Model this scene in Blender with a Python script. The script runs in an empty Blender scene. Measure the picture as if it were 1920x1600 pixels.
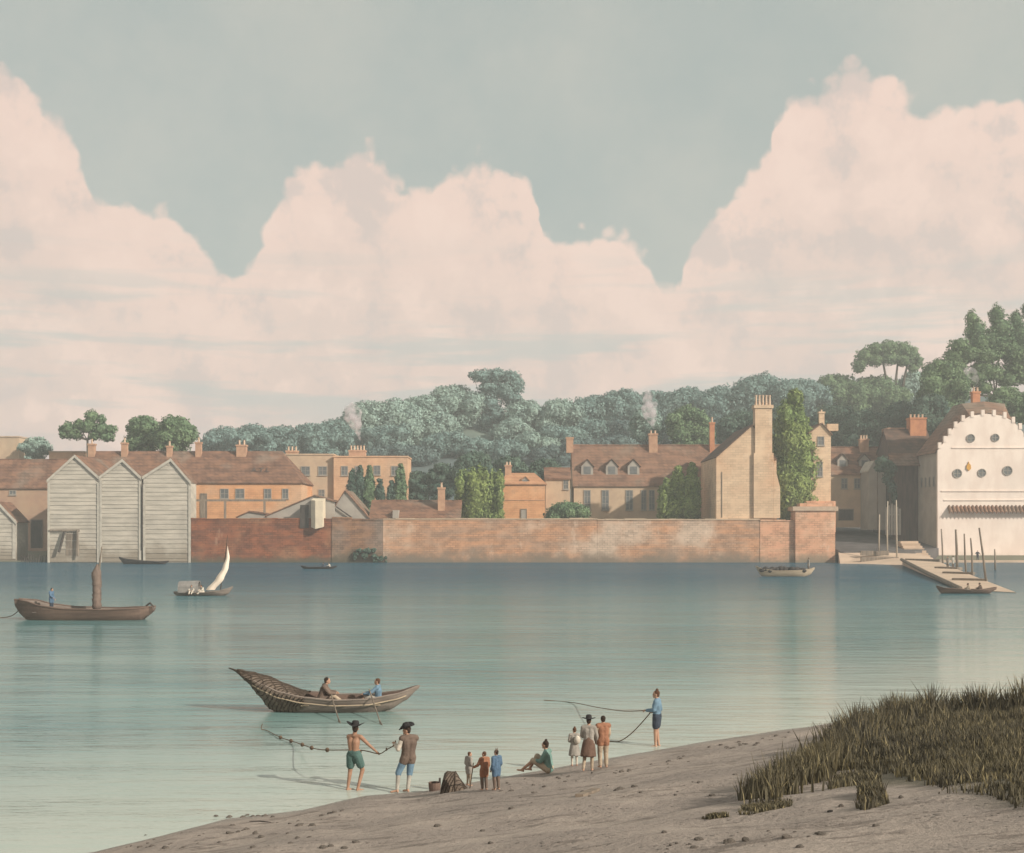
import bpy, bmesh, math, random
import numpy as np
from mathutils import Vector, Matrix, noise as mnoise
random.seed(11)
C = bpy.context.scene.collection
SC = bpy.context.scene
R = math.radians

# ------------------------------------------------------------------ camera, sky, sun, exposure
FL, CX, HY, EYE = 2400.0, 960.0, 990.0, 6.4          # focal length in photo pixels, centre column, horizon row, eye height (m)
cam_d = bpy.data.cameras.new('camera'); cam = bpy.data.objects.new('camera', cam_d); C.objects.link(cam)
cam.location = (0, 0, EYE); cam.rotation_euler = (R(90), 0, 0)
cam_d.sensor_fit = 'HORIZONTAL'; cam_d.sensor_width = 36.0; cam_d.lens = 36.0*FL/1920
cam_d.shift_y = (HY-800.0)/1920; cam_d.clip_start = 0.1; cam_d.clip_end = 6000
SC.camera = cam
SC.cycles.volume_bounces = 3
SUN = Vector((0.72, -0.50, 0.47)).normalized()        # direction towards the sun: over the right shoulder
SC.view_settings.view_transform = 'Standard'; SC.view_settings.look = 'None'
SC.view_settings.gamma = 1.0; SC.view_settings.exposure = 0.29
sun_d = bpy.data.lights.new('sun', 'SUN'); sun = bpy.data.objects.new('sun', sun_d); C.objects.link(sun)
sun_d.energy = 4.4; sun_d.angle = R(0.8); sun_d.color = (1.0, 0.92, 0.80)
sun.rotation_euler = (-SUN).to_track_quat('-Z', 'Y').to_euler(); sun.location = (60, -40, 80)

W = bpy.data.worlds.new('World'); SC.world = W; W.use_nodes = True
def N(nt, kind, ins=None, **kw):
    n = nt.nodes.new(kind)
    for k, v in kw.items(): setattr(n, k, v)
    for k, v in (ins or {}).items():
        s = n.inputs[k]
        if isinstance(v, bpy.types.NodeSocket): nt.links.new(v, s)
        else: s.default_value = v
    return n
def mth(nt, op, a, b=None, c=None, clamp=False):
    ins = {0: a}
    if b is not None: ins[1] = b
    if c is not None: ins[2] = c
    return N(nt, 'ShaderNodeMath', ins, operation=op, use_clamp=clamp).outputs[0]
def mixc(nt, f, a, b, mode='MIX'):
    n = N(nt, 'ShaderNodeMix', data_type='RGBA', blend_type=mode)
    for s, v in ((n.inputs[0], f), (n.inputs[6], a), (n.inputs[7], b)):
        if isinstance(v, bpy.types.NodeSocket): nt.links.new(v, s)
        else: s.default_value = v if not isinstance(v, tuple) or len(v) == 4 else (*v, 1)
    return n.outputs[2]
def sstep(nt, x, a, b):
    return N(nt, 'ShaderNodeMapRange', {0: x, 1: a, 2: b, 3: 0.0, 4: 1.0}, interpolation_type='SMOOTHSTEP').outputs[0]

def build_world():
    nt = W.node_tree; nt.nodes.clear()
    sky = N(nt, 'ShaderNodeTexSky', sky_type='NISHITA', sun_disc=False)
    sky.sun_elevation = math.asin(SUN.z); sky.sun_rotation = math.atan2(SUN.x, SUN.y)
    sky.air_density = 1.0; sky.dust_density = 3.0; sky.ozone_density = 1.0
    d = N(nt, 'ShaderNodeTexCoord').outputs['Generated']
    sep = N(nt, 'ShaderNodeSeparateXYZ', {0: d})
    az = mth(nt, 'ARCTAN2', sep.outputs[0], sep.outputs[1]); el = mth(nt, 'ARCSINE', sep.outputs[2])
    n1 = N(nt, 'ShaderNodeTexNoise', {'Vector': d, 'Scale': 9.0, 'Detail': 5.0, 'Roughness': 0.62})
    n2 = N(nt, 'ShaderNodeTexNoise', {'Vector': d, 'Scale': 34.0, 'Detail': 4.0, 'Roughness': 0.6})
    nw = N(nt, 'ShaderNodeTexNoise', {'Vector': d, 'Scale': 60.0, 'Detail': 3.0})
    dw = N(nt, 'ShaderNodeVectorMath', {0: d, 1: N(nt, 'ShaderNodeVectorMath', {0: nw.outputs[1], 1: (0.012,0.012,0.012)}, operation='MULTIPLY').outputs[0]}, operation='ADD').outputs[0]
    vor = N(nt, 'ShaderNodeTexVoronoi', {'Vector': dw, 'Scale': 30.0}, feature='F1')
    vor2 = N(nt, 'ShaderNodeTexVoronoi', {'Vector': dw, 'Scale': 75.0}, feature='F1')
    azw = mth(nt, 'ADD', az, mth(nt, 'MULTIPLY', mth(nt, 'SUBTRACT', n1.outputs[0], 0.5), 0.02))
    t = N(nt, 'ShaderNodeMapRange', {0: azw, 1: -0.5, 2: 0.5, 3: 0.0, 4: 1.0}).outputs[0]
    fc = N(nt, 'ShaderNodeFloatCurve', {'Value': t})
    # profile of the tops of the cumulus bank: (photo column, photo row)
    prof = [(0, 110), (55, 165), (110, 230), (150, 300), (190, 370), (290, 375), (345, 420), (400, 480), (420, 500), (440, 505), (460, 490), (485, 440), (515, 370),
            (560, 318), (610, 295), (650, 278), (695, 280), (730, 318), (790, 345), (850, 298), (905, 287), (945, 312), (1000, 345),
            (1020, 418), (1060, 432), (1110, 428), (1160, 425), (1210, 455), (1232, 495), (1250, 515), (1270, 515), (1288, 470), (1330, 400),
            (1390, 335), (1440, 265), (1470, 180), (1540, 140), (1620, 122), (1680, 152), (1730, 190), (1830, 170), (1920, 180)]
    pts = [(0.0, 0.62)]
    for px, py in prof:
        a = math.atan((px-CX)/FL); e = math.atan((HY-py)/math.hypot(FL, px-CX)); pts.append((a+0.5, e/0.6))
    pts.append((1.0, 0.45))
    cu = fc.mapping.curves[0]
    cu.points[0].location = pts[0]; cu.points[-1].location = pts[-1]
    for p in pts[1:-1]: cu.points.new(*p)
    for p in cu.points: p.handle_type = 'AUTO_CLAMPED'
    fc.mapping.update()
    top = mth(nt, 'MULTIPLY', fc.outputs[0], 0.6)
    puff = mth(nt, 'SUBTRACT', 0.45, vor.outputs['Distance'])
    puff2 = mth(nt, 'SUBTRACT', 0.45, vor2.outputs['Distance'])
    dd = mth(nt, 'SUBTRACT', top, el)
    dd = mth(nt, 'ADD', dd, mth(nt, 'MULTIPLY', puff, 0.020))
    dd = mth(nt, 'ADD', dd, mth(nt, 'MULTIPLY', puff2, 0.014))
    dd = mth(nt, 'ADD', dd, mth(nt, 'MULTIPLY', mth(nt, 'SUBTRACT', n2.outputs[0], 0.5), 0.018))
    mask = sstep(nt, dd, -0.002, 0.008)
    # soft inner shading of the bank
    body = sstep(nt, mth(nt, 'ADD', dd, mth(nt, 'MULTIPLY', mth(nt, 'SUBTRACT', n1.outputs[0], 0.5), 0.20)), 0.0, 0.20)
    ccol = mixc(nt, body, (0.87, 0.665, 0.57), (0.76, 0.605, 0.53))
    off = N(nt, 'ShaderNodeVectorMath', {0: dw, 1: (0.016, 0.0, 0.020)}, operation='ADD').outputs[0]     # towards the sun: relief of the billows
    r0 = N(nt, 'ShaderNodeTexNoise', {'Vector': dw, 'Scale': 10.0, 'Detail': 6.0, 'Roughness': 0.60}); r1 = N(nt, 'ShaderNodeTexNoise', {'Vector': off, 'Scale': 10.0, 'Detail': 6.0, 'Roughness': 0.60})
    rel = mth(nt, 'SUBTRACT', r0.outputs[0], r1.outputs[0])
    ccol = mixc(nt, mth(nt, 'MULTIPLY', sstep(nt, rel, 0.0, 0.11), 0.80), ccol, (0.90, 0.695, 0.595))
    ccol = mixc(nt, mth(nt, 'MULTIPLY', sstep(nt, mth(nt, 'MULTIPLY', rel, -1.0), 0.0, 0.12), 0.75), ccol, (0.64, 0.55, 0.505))
    # thin grey-blue streaks low in the bank
    sv = N(nt, 'ShaderNodeCombineXYZ', {0: mth(nt, 'MULTIPLY', az, 5.0), 1: mth(nt, 'MULTIPLY', el, 46.0), 2: 3.7})
    n3 = N(nt, 'ShaderNodeTexNoise', {'Vector': sv.outputs[0], 'Scale': 1.0, 'Detail': 4.0, 'Roughness': 0.55})
    band = mth(nt, 'MULTIPLY', sstep(nt, el, 0.055, 0.10), mth(nt, 'SUBTRACT', 1.0, sstep(nt, el, 0.13, 0.24)))
    st = mth(nt, 'MULTIPLY', sstep(nt, n3.outputs[0], 0.46, 0.60), band)
    ccol = mixc(nt, mth(nt, 'MULTIPLY', st, 0.75), ccol, (0.53, 0.55, 0.515))
    # the clear part of the sky: physical sky, veiled by high haze
    nsky = mixc(nt, 1.0, sky.outputs[0], (0.10, 0.10, 0.10), 'MULTIPLY')
    n4 = N(nt, 'ShaderNodeTexNoise', {'Vector': d, 'Scale': 6.0, 'Detail': 6.0, 'Roughness': 0.65})
    veil = mixc(nt, sstep(nt, n4.outputs[0], 0.3, 0.75), (0.445, 0.495, 0.455), (0.55, 0.56, 0.495))
    csky = mixc(nt, 0.86, nsky, veil)
    col = mixc(nt, mask, csky, ccol)
    bg = N(nt, 'ShaderNodeBackground', {0: col, 1: 0.82})
    out = N(nt, 'ShaderNodeOutputWorld', {0: bg.outputs[0]})
build_world()

# ------------------------------------------------------------------ helpers
def wx(px, Y): return (px-CX)*Y/FL
def wz(py, Y): return EYE-(py-HY)*Y/FL
def onwater(px, py): Y = EYE*FL/(py-HY); return Vector((wx(px, Y), Y, 0))

def tag(o, label=None, cat=None, group=None, kind=None):
    if label: o['label'] = label
    if cat: o['category'] = cat
    if group: o['group'] = group
    if kind: o['kind'] = kind
    return o
def thing(name, label, cat, loc=(0, 0, 0), rz=0.0, group=None):
    o = bpy.data.objects.new(name, None); C.objects.link(o); o.empty_display_size = 0.2
    o.location = loc; o.rotation_euler = (0, 0, rz)
    return tag(o, label, cat, group)
def rootloc(o):
    while o.parent: o = o.parent
    return Vector(o.location)
def copy_tree(o, parent=None):
    c = o.copy(); C.objects.link(c); c.parent = parent
    for ch in o.children: copy_tree(ch, c)
    return c

class MB:
    def __init__(s): s.v = []; s.f = []; s.mi = []; s.cur = 0
    def add(s, vs, fs):
        b = len(s.v); s.v.extend([tuple(p) for p in vs]); s.f.extend([tuple(i+b for i in f) for f in fs]); s.mi.extend([s.cur]*len(fs)); return s
    def box(s, x0, x1, y0, y1, z0, z1):
        if x0 > x1: x0, x1 = x1, x0
        if y0 > y1: y0, y1 = y1, y0
        if z0 > z1: z0, z1 = z1, z0
        return s.add([(x0,y0,z0),(x1,y0,z0),(x1,y1,z0),(x0,y1,z0),(x0,y0,z1),(x1,y0,z1),(x1,y1,z1),(x0,y1,z1)],
                     [(3,2,1,0),(4,5,6,7),(0,1,5,4),(1,2,6,5),(2,3,7,6),(3,0,4,7)])
    def prism_y(s, poly, y0, y1):              # poly: (x,z) anticlockwise seen from -Y
        n = len(poly)
        return s.add([(x,y0,z) for x,z in poly]+[(x,y1,z) for x,z in poly],
                     [tuple(range(n)), tuple(range(2*n-1,n-1,-1))]+[((i+1)%n,i,n+i,n+(i+1)%n) for i in range(n)])
    def prism_x(s, poly, x0, x1):              # poly: (y,z)
        n = len(poly)
        return s.add([(x0,y,z) for y,z in poly]+[(x1,y,z) for y,z in poly],
                     [tuple(range(n-1,-1,-1)), tuple(range(n,2*n))]+[(i,(i+1)%n,n+(i+1)%n,n+i) for i in range(n)])
    def prism_z(s, poly, z0, z1):
        n = len(poly); z1 = z1 if hasattr(z1, '__len__') else [z1]*n; z0 = z0 if hasattr(z0, '__len__') else [z0]*n
        return s.add([(p[0],p[1],z0[i]) for i,p in enumerate(poly)]+[(p[0],p[1],z1[i]) for i,p in enumerate(poly)],
                     [tuple(range(n-1,-1,-1)), tuple(range(n,2*n))]+[(i,(i+1)%n,n+(i+1)%n,n+i) for i in range(n)])
    def tube(s, pts, rs, n=8, cap=True):
        pts = [Vector(p) for p in pts]; rs = rs if hasattr(rs, '__len__') else [rs]*len(pts)
        vs = []; fs = []; u = None
        for i, p in enumerate(pts):
            t = (pts[min(i+1, len(pts)-1)]-pts[max(i-1, 0)])
            t = t.normalized() if t.length > 1e-9 else Vector((0,0,1))
            if u is None: u = t.orthogonal().normalized()
            u = (u-t*u.dot(t)); u = u.normalized() if u.length > 1e-6 else t.orthogonal().normalized()
            w = t.cross(u)
            for k in range(n):
                a = 2*math.pi*k/n; vs.append(p+(u*math.cos(a)+w*math.sin(a))*rs[i])
        for i in range(len(pts)-1):
            for k in range(n):
                fs.append((i*n+k, i*n+(k+1)%n, (i+1)*n+(k+1)%n, (i+1)*n+k))
        if cap: fs.append(tuple(range(n-1,-1,-1))); m = (len(pts)-1)*n; fs.append(tuple(range(m, m+n)))
        return s.add(vs, fs)
    def capsule(s, p0, r0, p1, r1, n=10):
        p0 = Vector(p0); p1 = Vector(p1); d = p1-p0; L = d.length
        t = d/L if L > 1e-6 else Vector((0,0,1))
        pts = []; rs = []
        for a in (-80, -55, -25, 0): pts.append(p0+t*(r0*math.sin(R(a)))); rs.append(r0*math.cos(R(a)))
        for a in (0, 25, 55, 80): pts.append(p1+t*(r1*math.sin(R(a)))); rs.append(r1*math.cos(R(a)))
        return s.tube(pts, rs, n)
    def ell(s, c, rx, ry, rz, n=12, m=8, rot=None):
        vs = []; fs = []
        for j in range(1, m):
            ph = math.pi*j/m
            for k in range(n):
                th = 2*math.pi*k/n
                p = Vector((rx*math.sin(ph)*math.cos(th), ry*math.sin(ph)*math.sin(th), rz*math.cos(ph)))
                if rot: p = rot @ p
                vs.append(Vector(c)+p)
        e = Vector((0,0,rz)); e = rot @ e if rot else e
        vs.append(Vector(c)+e); vs.append(Vector(c)-e); T = len(vs)-2; B = T+1
        for j in range(m-2):
            for k in range(n): fs.append((j*n+k, (j+1)*n+k, (j+1)*n+(k+1)%n, j*n+(k+1)%n))
        for k in range(n): fs.append((T, k, (k+1)%n)); fs.append((B, (m-2)*n+(k+1)%n, (m-2)*n+k))
        return s.add(vs, fs)
    def lathe(s, prof, c=(0,0,0), n=16, fn=None):
        vs = []; fs = []
        for r, z in prof:
            for k in range(n):
                a = 2*math.pi*k/n; p = Vector((c[0]+r*math.cos(a), c[1]+r*math.sin(a), c[2]+z))
                if fn: p = fn(p, a, r, z)
                vs.append(p)
        m = len(prof)
        for i in range(m-1):
            for k in range(n): fs.append((i*n+k, i*n+(k+1)%n, (i+1)*n+(k+1)%n, (i+1)*n+k))
        fs.append(tuple(range(n-1,-1,-1))); fs.append(tuple(range((m-1)*n, m*n)))
        return s.add(vs, fs)
    def build(s, name, mats, parent=None, local=False, smooth=False, mods=None):
        me = bpy.data.meshes.new(name)
        vs = [Vector(p) for p in s.v]
        org = Vector((0,0,0))
        if parent is not None:
            if not local: org = rootloc(parent)
        elif not local:
            xs = [p.x for p in vs]; ys = [p.y for p in vs]; zs = [p.z for p in vs]
            org = Vector(((min(xs)+max(xs))/2, (min(ys)+max(ys))/2, min(zs)))
        me.from_pydata([p-org for p in vs], [], s.f)
        mats = mats if isinstance(mats, (list, tuple)) else [mats]
        for m in mats: me.materials.append(m)
        if len(mats) > 1: me.polygons.foreach_set('material_index', s.mi)
        if smooth: me.polygons.foreach_set('use_smooth', [True]*len(me.polygons))
        me.validate(); me.update()
        o = bpy.data.objects.new(name, me); C.objects.link(o)
        if parent is not None: o.parent = parent
        else: o.location = org if not local else (0,0,0)
        return o

def np_mesh(name, V, Fq, mats, parent=None, mi=None, smooth=False, org=(0,0,0)):
    """V: n x 3 array, Fq: m x k array of faces (k equal)."""
    me = bpy.data.meshes.new(name); V = np.asarray(V, float)-np.asarray(org, float)
    Fq = np.asarray(Fq, np.int32); m, k = Fq.shape
    me.vertices.add(len(V)); me.vertices.foreach_set('co', V.ravel())
    me.loops.add(m*k); me.loops.foreach_set('vertex_index', Fq.ravel())
    me.polygons.add(m); me.polygons.foreach_set('loop_start', np.arange(0, m*k, k, dtype=np.int32))
    me.polygons.foreach_set('loop_total', np.full(m, k, np.int32))
    for mt in (mats if isinstance(mats, (list, tuple)) else [mats]): me.materials.append(mt)
    if mi is not None: me.polygons.foreach_set('material_index', np.asarray(mi, np.int32))
    if smooth: me.polygons.foreach_set('use_smooth', np.ones(m, bool))
    me.update(calc_edges=True); me.validate()
    o = bpy.data.objects.new(name, me); C.objects.link(o); o.parent = parent
    if parent is None: o.location = org
    return o

# ------------------------------------------------------------------ materials
def mk(name, c1, c2=None, ns=1.0, stretch=(1,1,1), lo=0.35, hi=0.65, rough=0.85, spec=0.15, tile=None, island=0.0, bump=0.0, bs=8.0,
       stain=None, c3=None, trans=0.0, blotch=None, straw=None):
    m = bpy.data.materials.new(name); m.use_nodes = True; nt = m.node_tree; nt.nodes.clear()
    co = N(nt, 'ShaderNodeTexCoord').outputs['Object']
    mp = N(nt, 'ShaderNodeMapping', {'Vector': co, 'Scale': stretch}).outputs[0]
    c2 = c2 or tuple(x*0.8 for x in c1)
    n1 = N(nt, 'ShaderNodeTexNoise', {'Vector': mp, 'Scale': ns, 'Detail': 5.0, 'Roughness': 0.6})
    col = mixc(nt, sstep(nt, n1.outputs[0], lo, hi), c1, c2)
    if c3:
        n5 = N(nt, 'ShaderNodeTexNoise', {'Vector': co, 'Scale': ns*0.23, 'Detail': 4.0})
        col = mixc(nt, sstep(nt, n5.outputs[0], 0.48, 0.66), col, c3)
    if tile:
        w, h, amt = tile
        sp = N(nt, 'ShaderNodeSeparateXYZ', {0: co})
        v = N(nt, 'ShaderNodeCombineXYZ', {0: mth(nt, 'ADD', sp.outputs[0], sp.outputs[1]), 1: sp.outputs[2], 2: 0.0}).outputs[0]
        b = N(nt, 'ShaderNodeTexBrick', {'Vector': v, 'Color1': (1,1,1,1), 'Color2': (1-amt*0.55,)*3+(1,), 'Mortar': (1-amt,)*3+(1,), 'Scale': 1.0,
              'Mortar Size': h*0.09, 'Mortar Smooth': 0.4, 'Brick Width': w, 'Row Height': h})
        nz = N(nt, 'ShaderNodeTexNoise', {'Vector': co, 'Scale': 0.5, 'Detail': 3.0})
        col = mixc(nt, sstep(nt, nz.outputs[0], 0.3, 0.62), col, mixc(nt, 1.0, col, b.outputs[0], 'MULTIPLY'))
    if blotch:                                            # worn, repaired and damp patches; the pale upright ones also paint reflected light
        b1 = N(nt, 'ShaderNodeTexNoise', {'Vector': N(nt, 'ShaderNodeMapping', {'Vector': co, 'Scale': (0.5,1,1.3)}).outputs[0], 'Scale': 0.55, 'Detail': 6.0, 'Roughness': 0.72})
        b2 = N(nt, 'ShaderNodeTexNoise', {'Vector': N(nt, 'ShaderNodeMapping', {'Vector': co, 'Scale': (0.8,1,0.35), 'Location': (40,0,9)}).outputs[0], 'Scale': 0.40, 'Detail': 6.0, 'Roughness': 0.7})
        col = mixc(nt, mth(nt, 'MULTIPLY', sstep(nt, b1.outputs[0], 0.55, 0.68), 0.55), col, blotch[0])
        col = mixc(nt, mth(nt, 'MULTIPLY', sstep(nt, b2.outputs[0], 0.56, 0.70), 0.55), col, blotch[1])
    if stain:                                             # (z0, z1, colour): tide line / damp foot of a wall, broken by noise
        z0, z1, sc = stain
        gp = N(nt, 'ShaderNodeNewGeometry').outputs['Position']
        sp = N(nt, 'ShaderNodeSeparateXYZ', {0: gp})
        ns2 = N(nt, 'ShaderNodeTexNoise', {'Vector': gp, 'Scale': 0.35, 'Detail': 5.0, 'Roughness': 0.65})
        h = mth(nt, 'ADD', sp.outputs[2], mth(nt, 'MULTIPLY', mth(nt, 'SUBTRACT', ns2.outputs[0], 0.5), (z1-z0)*1.8))
        col = mixc(nt, mth(nt, 'SUBTRACT', 1.0, sstep(nt, h, z0, z1)), col, sc)
    if straw:
        g0 = N(nt, 'ShaderNodeNewGeometry').outputs['Random Per Island']
        col = mixc(nt, sstep(nt, mth(nt, 'FRACT', mth(nt, 'MULTIPLY', g0, 7.31)), 0.80, 0.86), col, straw)
    if island:
        g = N(nt, 'ShaderNodeNewGeometry').outputs['Random Per Island']
        f = N(nt, 'ShaderNodeMapRange', {0: g, 3: 1.0-island, 4: 1.0+island}).outputs[0]
        col = mixc(nt, 1.0, col, N(nt, 'ShaderNodeCombineXYZ', {0: f, 1: f, 2: f}).outputs[0], 'MULTIPLY')
    bs_ = N(nt, 'ShaderNodeBsdfPrincipled', {'Base Color': col, 'Roughness': rough, 'Specular IOR Level': spec})
    if bump:
        n3 = N(nt, 'ShaderNodeTexNoise', {'Vector': co, 'Scale': bs, 'Detail': 6.0, 'Roughness': 0.65})
        bp = N(nt, 'ShaderNodeBump', {'Strength': bump, 'Distance': 0.08, 'Height': n3.outputs[0]})
        nt.links.new(bp.outputs[0], bs_.inputs['Normal'])
    sh = bs_.outputs[0]
    if trans:
        tr = N(nt, 'ShaderNodeBsdfTranslucent', {0: col})
        sh = N(nt, 'ShaderNodeMixShader', {0: trans, 1: sh, 2: tr.outputs[0]}).outputs[0]
    N(nt, 'ShaderNodeOutputMaterial', {0: sh})
    return m

TIDE = (0.10, 0.085, 0.06)
M = {}
M['weatherboard'] = mk('weatherboard', (0.50,0.45,0.38), (0.38,0.345,0.29), 0.5, (0.4,1,2.5), c3=(0.32,0.29,0.25), bump=0.2, stain=(0.2,4.5,(0.25,0.21,0.165)))
M['white_trim'] = mk('white_trim', (0.50,0.46,0.39), (0.40,0.365,0.315), 1.0)
M['tile_brown'] = mk('tile_brown', (0.255,0.135,0.085), (0.17,0.092,0.064), 0.6, (0.6,1,2), tile=(0.9,0.62,0.6), c3=(0.235,0.17,0.13))
M['tile_dark'] = mk('tile_dark', (0.15,0.092,0.066), (0.10,0.066,0.052), 0.6, tile=(0.9,0.62,0.4))
M['tile_orange'] = mk('tile_orange', (0.50,0.27,0.15), (0.42,0.21,0.12), 0.6, tile=(0.9,0.62,0.3))
M['tile_buff'] = mk('tile_buff', (0.27,0.15,0.098), (0.19,0.108,0.075), 0.5, (0.6,1,2), tile=(0.9,0.62,0.55), c3=(0.24,0.18,0.135))
M['wall_orange'] = mk('wall_orange', (0.68,0.36,0.185), (0.58,0.29,0.15), 0.35, (1,1,2), c3=(0.60,0.38,0.24), tile=(0.9,0.4,0.28), bump=0.15)
M['wall_peach'] = mk('wall_peach', (0.62,0.39,0.24), (0.54,0.32,0.20), 0.35, c3=(0.55,0.38,0.26), tile=(0.9,0.4,0.25), bump=0.15)
M['wall_tan'] = mk('wall_tan', (0.52,0.385,0.265), (0.44,0.32,0.225), 0.4, c3=(0.42,0.33,0.24), bump=0.1)
M['wall_pink_brown'] = mk('wall_pink_brown', (0.42,0.27,0.185), (0.35,0.22,0.16), 0.3, c3=(0.42,0.30,0.20), bump=0.1)
M['wall_buff'] = mk('wall_buff', (0.66,0.48,0.325), (0.58,0.41,0.275), 0.3, (0.5,1,1.5), c3=(0.55,0.32,0.19), tile=(1.0,0.45,0.32), blotch=((0.36,0.245,0.17),(0.72,0.56,0.42)), bump=0.25, bs=4)
M['wall_grey'] = mk('wall_grey', (0.36,0.33,0.29), (0.30,0.27,0.24), 0.4, bump=0.1)
M['wall_white'] = mk('wall_white', (0.79,0.675,0.595), (0.71,0.59,0.515), 0.30, (1,1,0.5), lo=0.4, hi=0.62, c3=(0.66,0.565,0.50), bump=0.15, bs=3, stain=(-0.3,2.2,(0.52,0.44,0.36)))
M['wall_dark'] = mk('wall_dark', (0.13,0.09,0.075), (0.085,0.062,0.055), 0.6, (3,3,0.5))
M['brick_red'] = mk('brick_red', (0.30,0.105,0.05), (0.18,0.07,0.042), 0.5, (0.5,1,2.2), c3=(0.36,0.18,0.10), tile=(0.95,0.40,0.6), blotch=((0.11,0.07,0.05),(0.46,0.30,0.21)), bump=0.25, bs=3, stain=(0.0,1.6,TIDE))
M['brick_brown'] = mk('brick_brown', (0.33,0.18,0.105), (0.22,0.125,0.085), 0.5, (0.5,1,2.2), c3=(0.26,0.19,0.15), tile=(0.95,0.40,0.6), blotch=((0.11,0.07,0.05),(0.46,0.30,0.21)), bump=0.25, bs=3, stain=(0.2,2.6,TIDE))
M['brick_warm'] = mk('brick_warm', (0.56,0.295,0.17), (0.40,0.25,0.17), 0.42, (0.28,1,1.8), lo=0.38, hi=0.62, c3=(0.56,0.42,0.32), tile=(0.95,0.40,0.55), blotch=((0.24,0.155,0.11),(0.70,0.54,0.42)), bump=0.25, bs=3, stain=(0.0,2.8,(0.19,0.15,0.115)))
M['brick_pink'] = mk('brick_pink', (0.64,0.34,0.215), (0.56,0.33,0.215), 0.4, (0.4,1,1.8), c3=(0.66,0.47,0.34), tile=(0.95,0.40,0.55), blotch=((0.24,0.155,0.11),(0.70,0.54,0.42)), bump=0.25, bs=3, stain=(0.0,2.2,(0.23,0.18,0.13)))
M['stone_cap'] = mk('stone_cap', (0.48,0.36,0.27), (0.40,0.30,0.22), 0.8, bump=0.2)
M['chimney_brick'] = mk('chimney_brick', (0.47,0.285,0.185), (0.38,0.22,0.145), 1.0, bump=0.15)
M['chimney_orange'] = mk('chimney_orange', (0.52,0.235,0.12), (0.42,0.18,0.10), 1.0)
M['pot'] = mk('pot', (0.56,0.42,0.31), (0.48,0.34,0.24), 2.0)
M['glass'] = mk('glass', (0.105,0.115,0.12), (0.16,0.165,0.165), 0.9, rough=0.3, spec=0.3)
M['frame'] = mk('frame', (0.33,0.30,0.26), (0.27,0.245,0.22), 2.0)
M['timber'] = mk('timber', (0.25,0.20,0.155), (0.16,0.13,0.105), 1.5, (2,2,0.3), bump=0.2)
M['timber_dark'] = mk('timber_dark', (0.075,0.06,0.052), (0.045,0.038,0.034), 1.5, (2,2,0.5), bump=0.2)
M['timber_pale'] = mk('timber_pale', (0.46,0.39,0.30), (0.36,0.30,0.235), 1.5, (2,2,0.4), bump=0.15)
M['cream'] = mk('cream', (0.70,0.60,0.45), (0.60,0.51,0.39), 0.8)
M['yellow'] = mk('yellow', (0.62,0.34,0.07), (0.55,0.28,0.06), 2.0)
M['road'] = mk('road', (0.12,0.11,0.108), (0.085,0.078,0.078), 0.35, bump=0.3, bs=2)  # base colour darkened to carry the deep shade on the slipway
M['stone_pale'] = mk('stone_pale', (0.56,0.42,0.315), (0.47,0.355,0.27), 0.3, bump=0.2, bs=2)
M['far_ground'] = mk('far_ground', (0.14,0.14,0.105), (0.10,0.105,0.085), 0.06, c3=(0.17,0.16,0.115), bump=0.3, bs=0.5)
M['hill'] = mk('hill', (0.105,0.135,0.135), (0.08,0.105,0.11), 0.05, (1,1,1), c3=(0.15,0.19,0.16), bump=0.6, bs=0.4)
M['mud'] = mk('mud', (0.16,0.14,0.115), (0.11,0.10,0.085), 0.3, bump=0.3, bs=2)
M['bark'] = mk('bark', (0.10,0.085,0.066), (0.065,0.055,0.045), 2.0, (1,1,0.3), bump=0.3)
def leafm(name, a, b): return mk(name, a, b, 0.16, island=0.38, rough=0.75, spec=0.1, trans=0.25)
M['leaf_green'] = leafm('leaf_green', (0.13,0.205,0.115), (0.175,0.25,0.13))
M['leaf_haze_blue'] = leafm('leaf_haze_blue', (0.165,0.25,0.235), (0.205,0.295,0.268))  # blue of the distant haze put into the leaf colour
M['leaf_haze_pale'] = leafm('leaf_haze_pale', (0.25,0.345,0.31), (0.29,0.385,0.33))  # leaf colour paled and blued to carry distance haze
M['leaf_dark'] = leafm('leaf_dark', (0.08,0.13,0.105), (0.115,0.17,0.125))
M['leaf_shade_slate'] = leafm('leaf_shade_slate', (0.105,0.155,0.155), (0.135,0.19,0.18))  # darker leaf colour paints the shade band across the hill slope
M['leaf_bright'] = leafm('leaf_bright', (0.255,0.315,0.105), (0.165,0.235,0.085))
M['leaf_core'] = mk('leaf_core', (0.04,0.06,0.036), (0.05,0.075,0.045), 0.3)
M['skin'] = mk('skin', (0.44,0.265,0.18), (0.38,0.22,0.15), 6.0, rough=0.6, spec=0.3)
M['skin_shaded'] = mk('skin_shaded', (0.33,0.19,0.125), (0.28,0.155,0.10), 6.0, rough=0.6, spec=0.3)  # darker copy of the skin, with the shade on the back in its colour
M['hair_dark'] = mk('hair_dark', (0.045,0.030,0.022), (0.03,0.02,0.016), 20, (1,1,0.2), bump=0.3, bs=60)
M['hair_brown'] = mk('hair_brown', (0.12,0.06,0.035), (0.08,0.042,0.026), 20, (1,1,0.2), bump=0.3, bs=60)
M['felt'] = mk('felt', (0.022,0.021,0.022), (0.035,0.032,0.032), 12)
def cloth(n, c): M[n] = mk(n, c, tuple(x*0.72 for x in c), 5.0, bump=0.35, bs=14, rough=0.9)
cloth('c_teal', (0.085,0.15,0.135)); cloth('c_vest', (0.17,0.125,0.10)); cloth('c_blue', (0.17,0.27,0.36)); cloth('c_white', (0.60,0.54,0.46))
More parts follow.
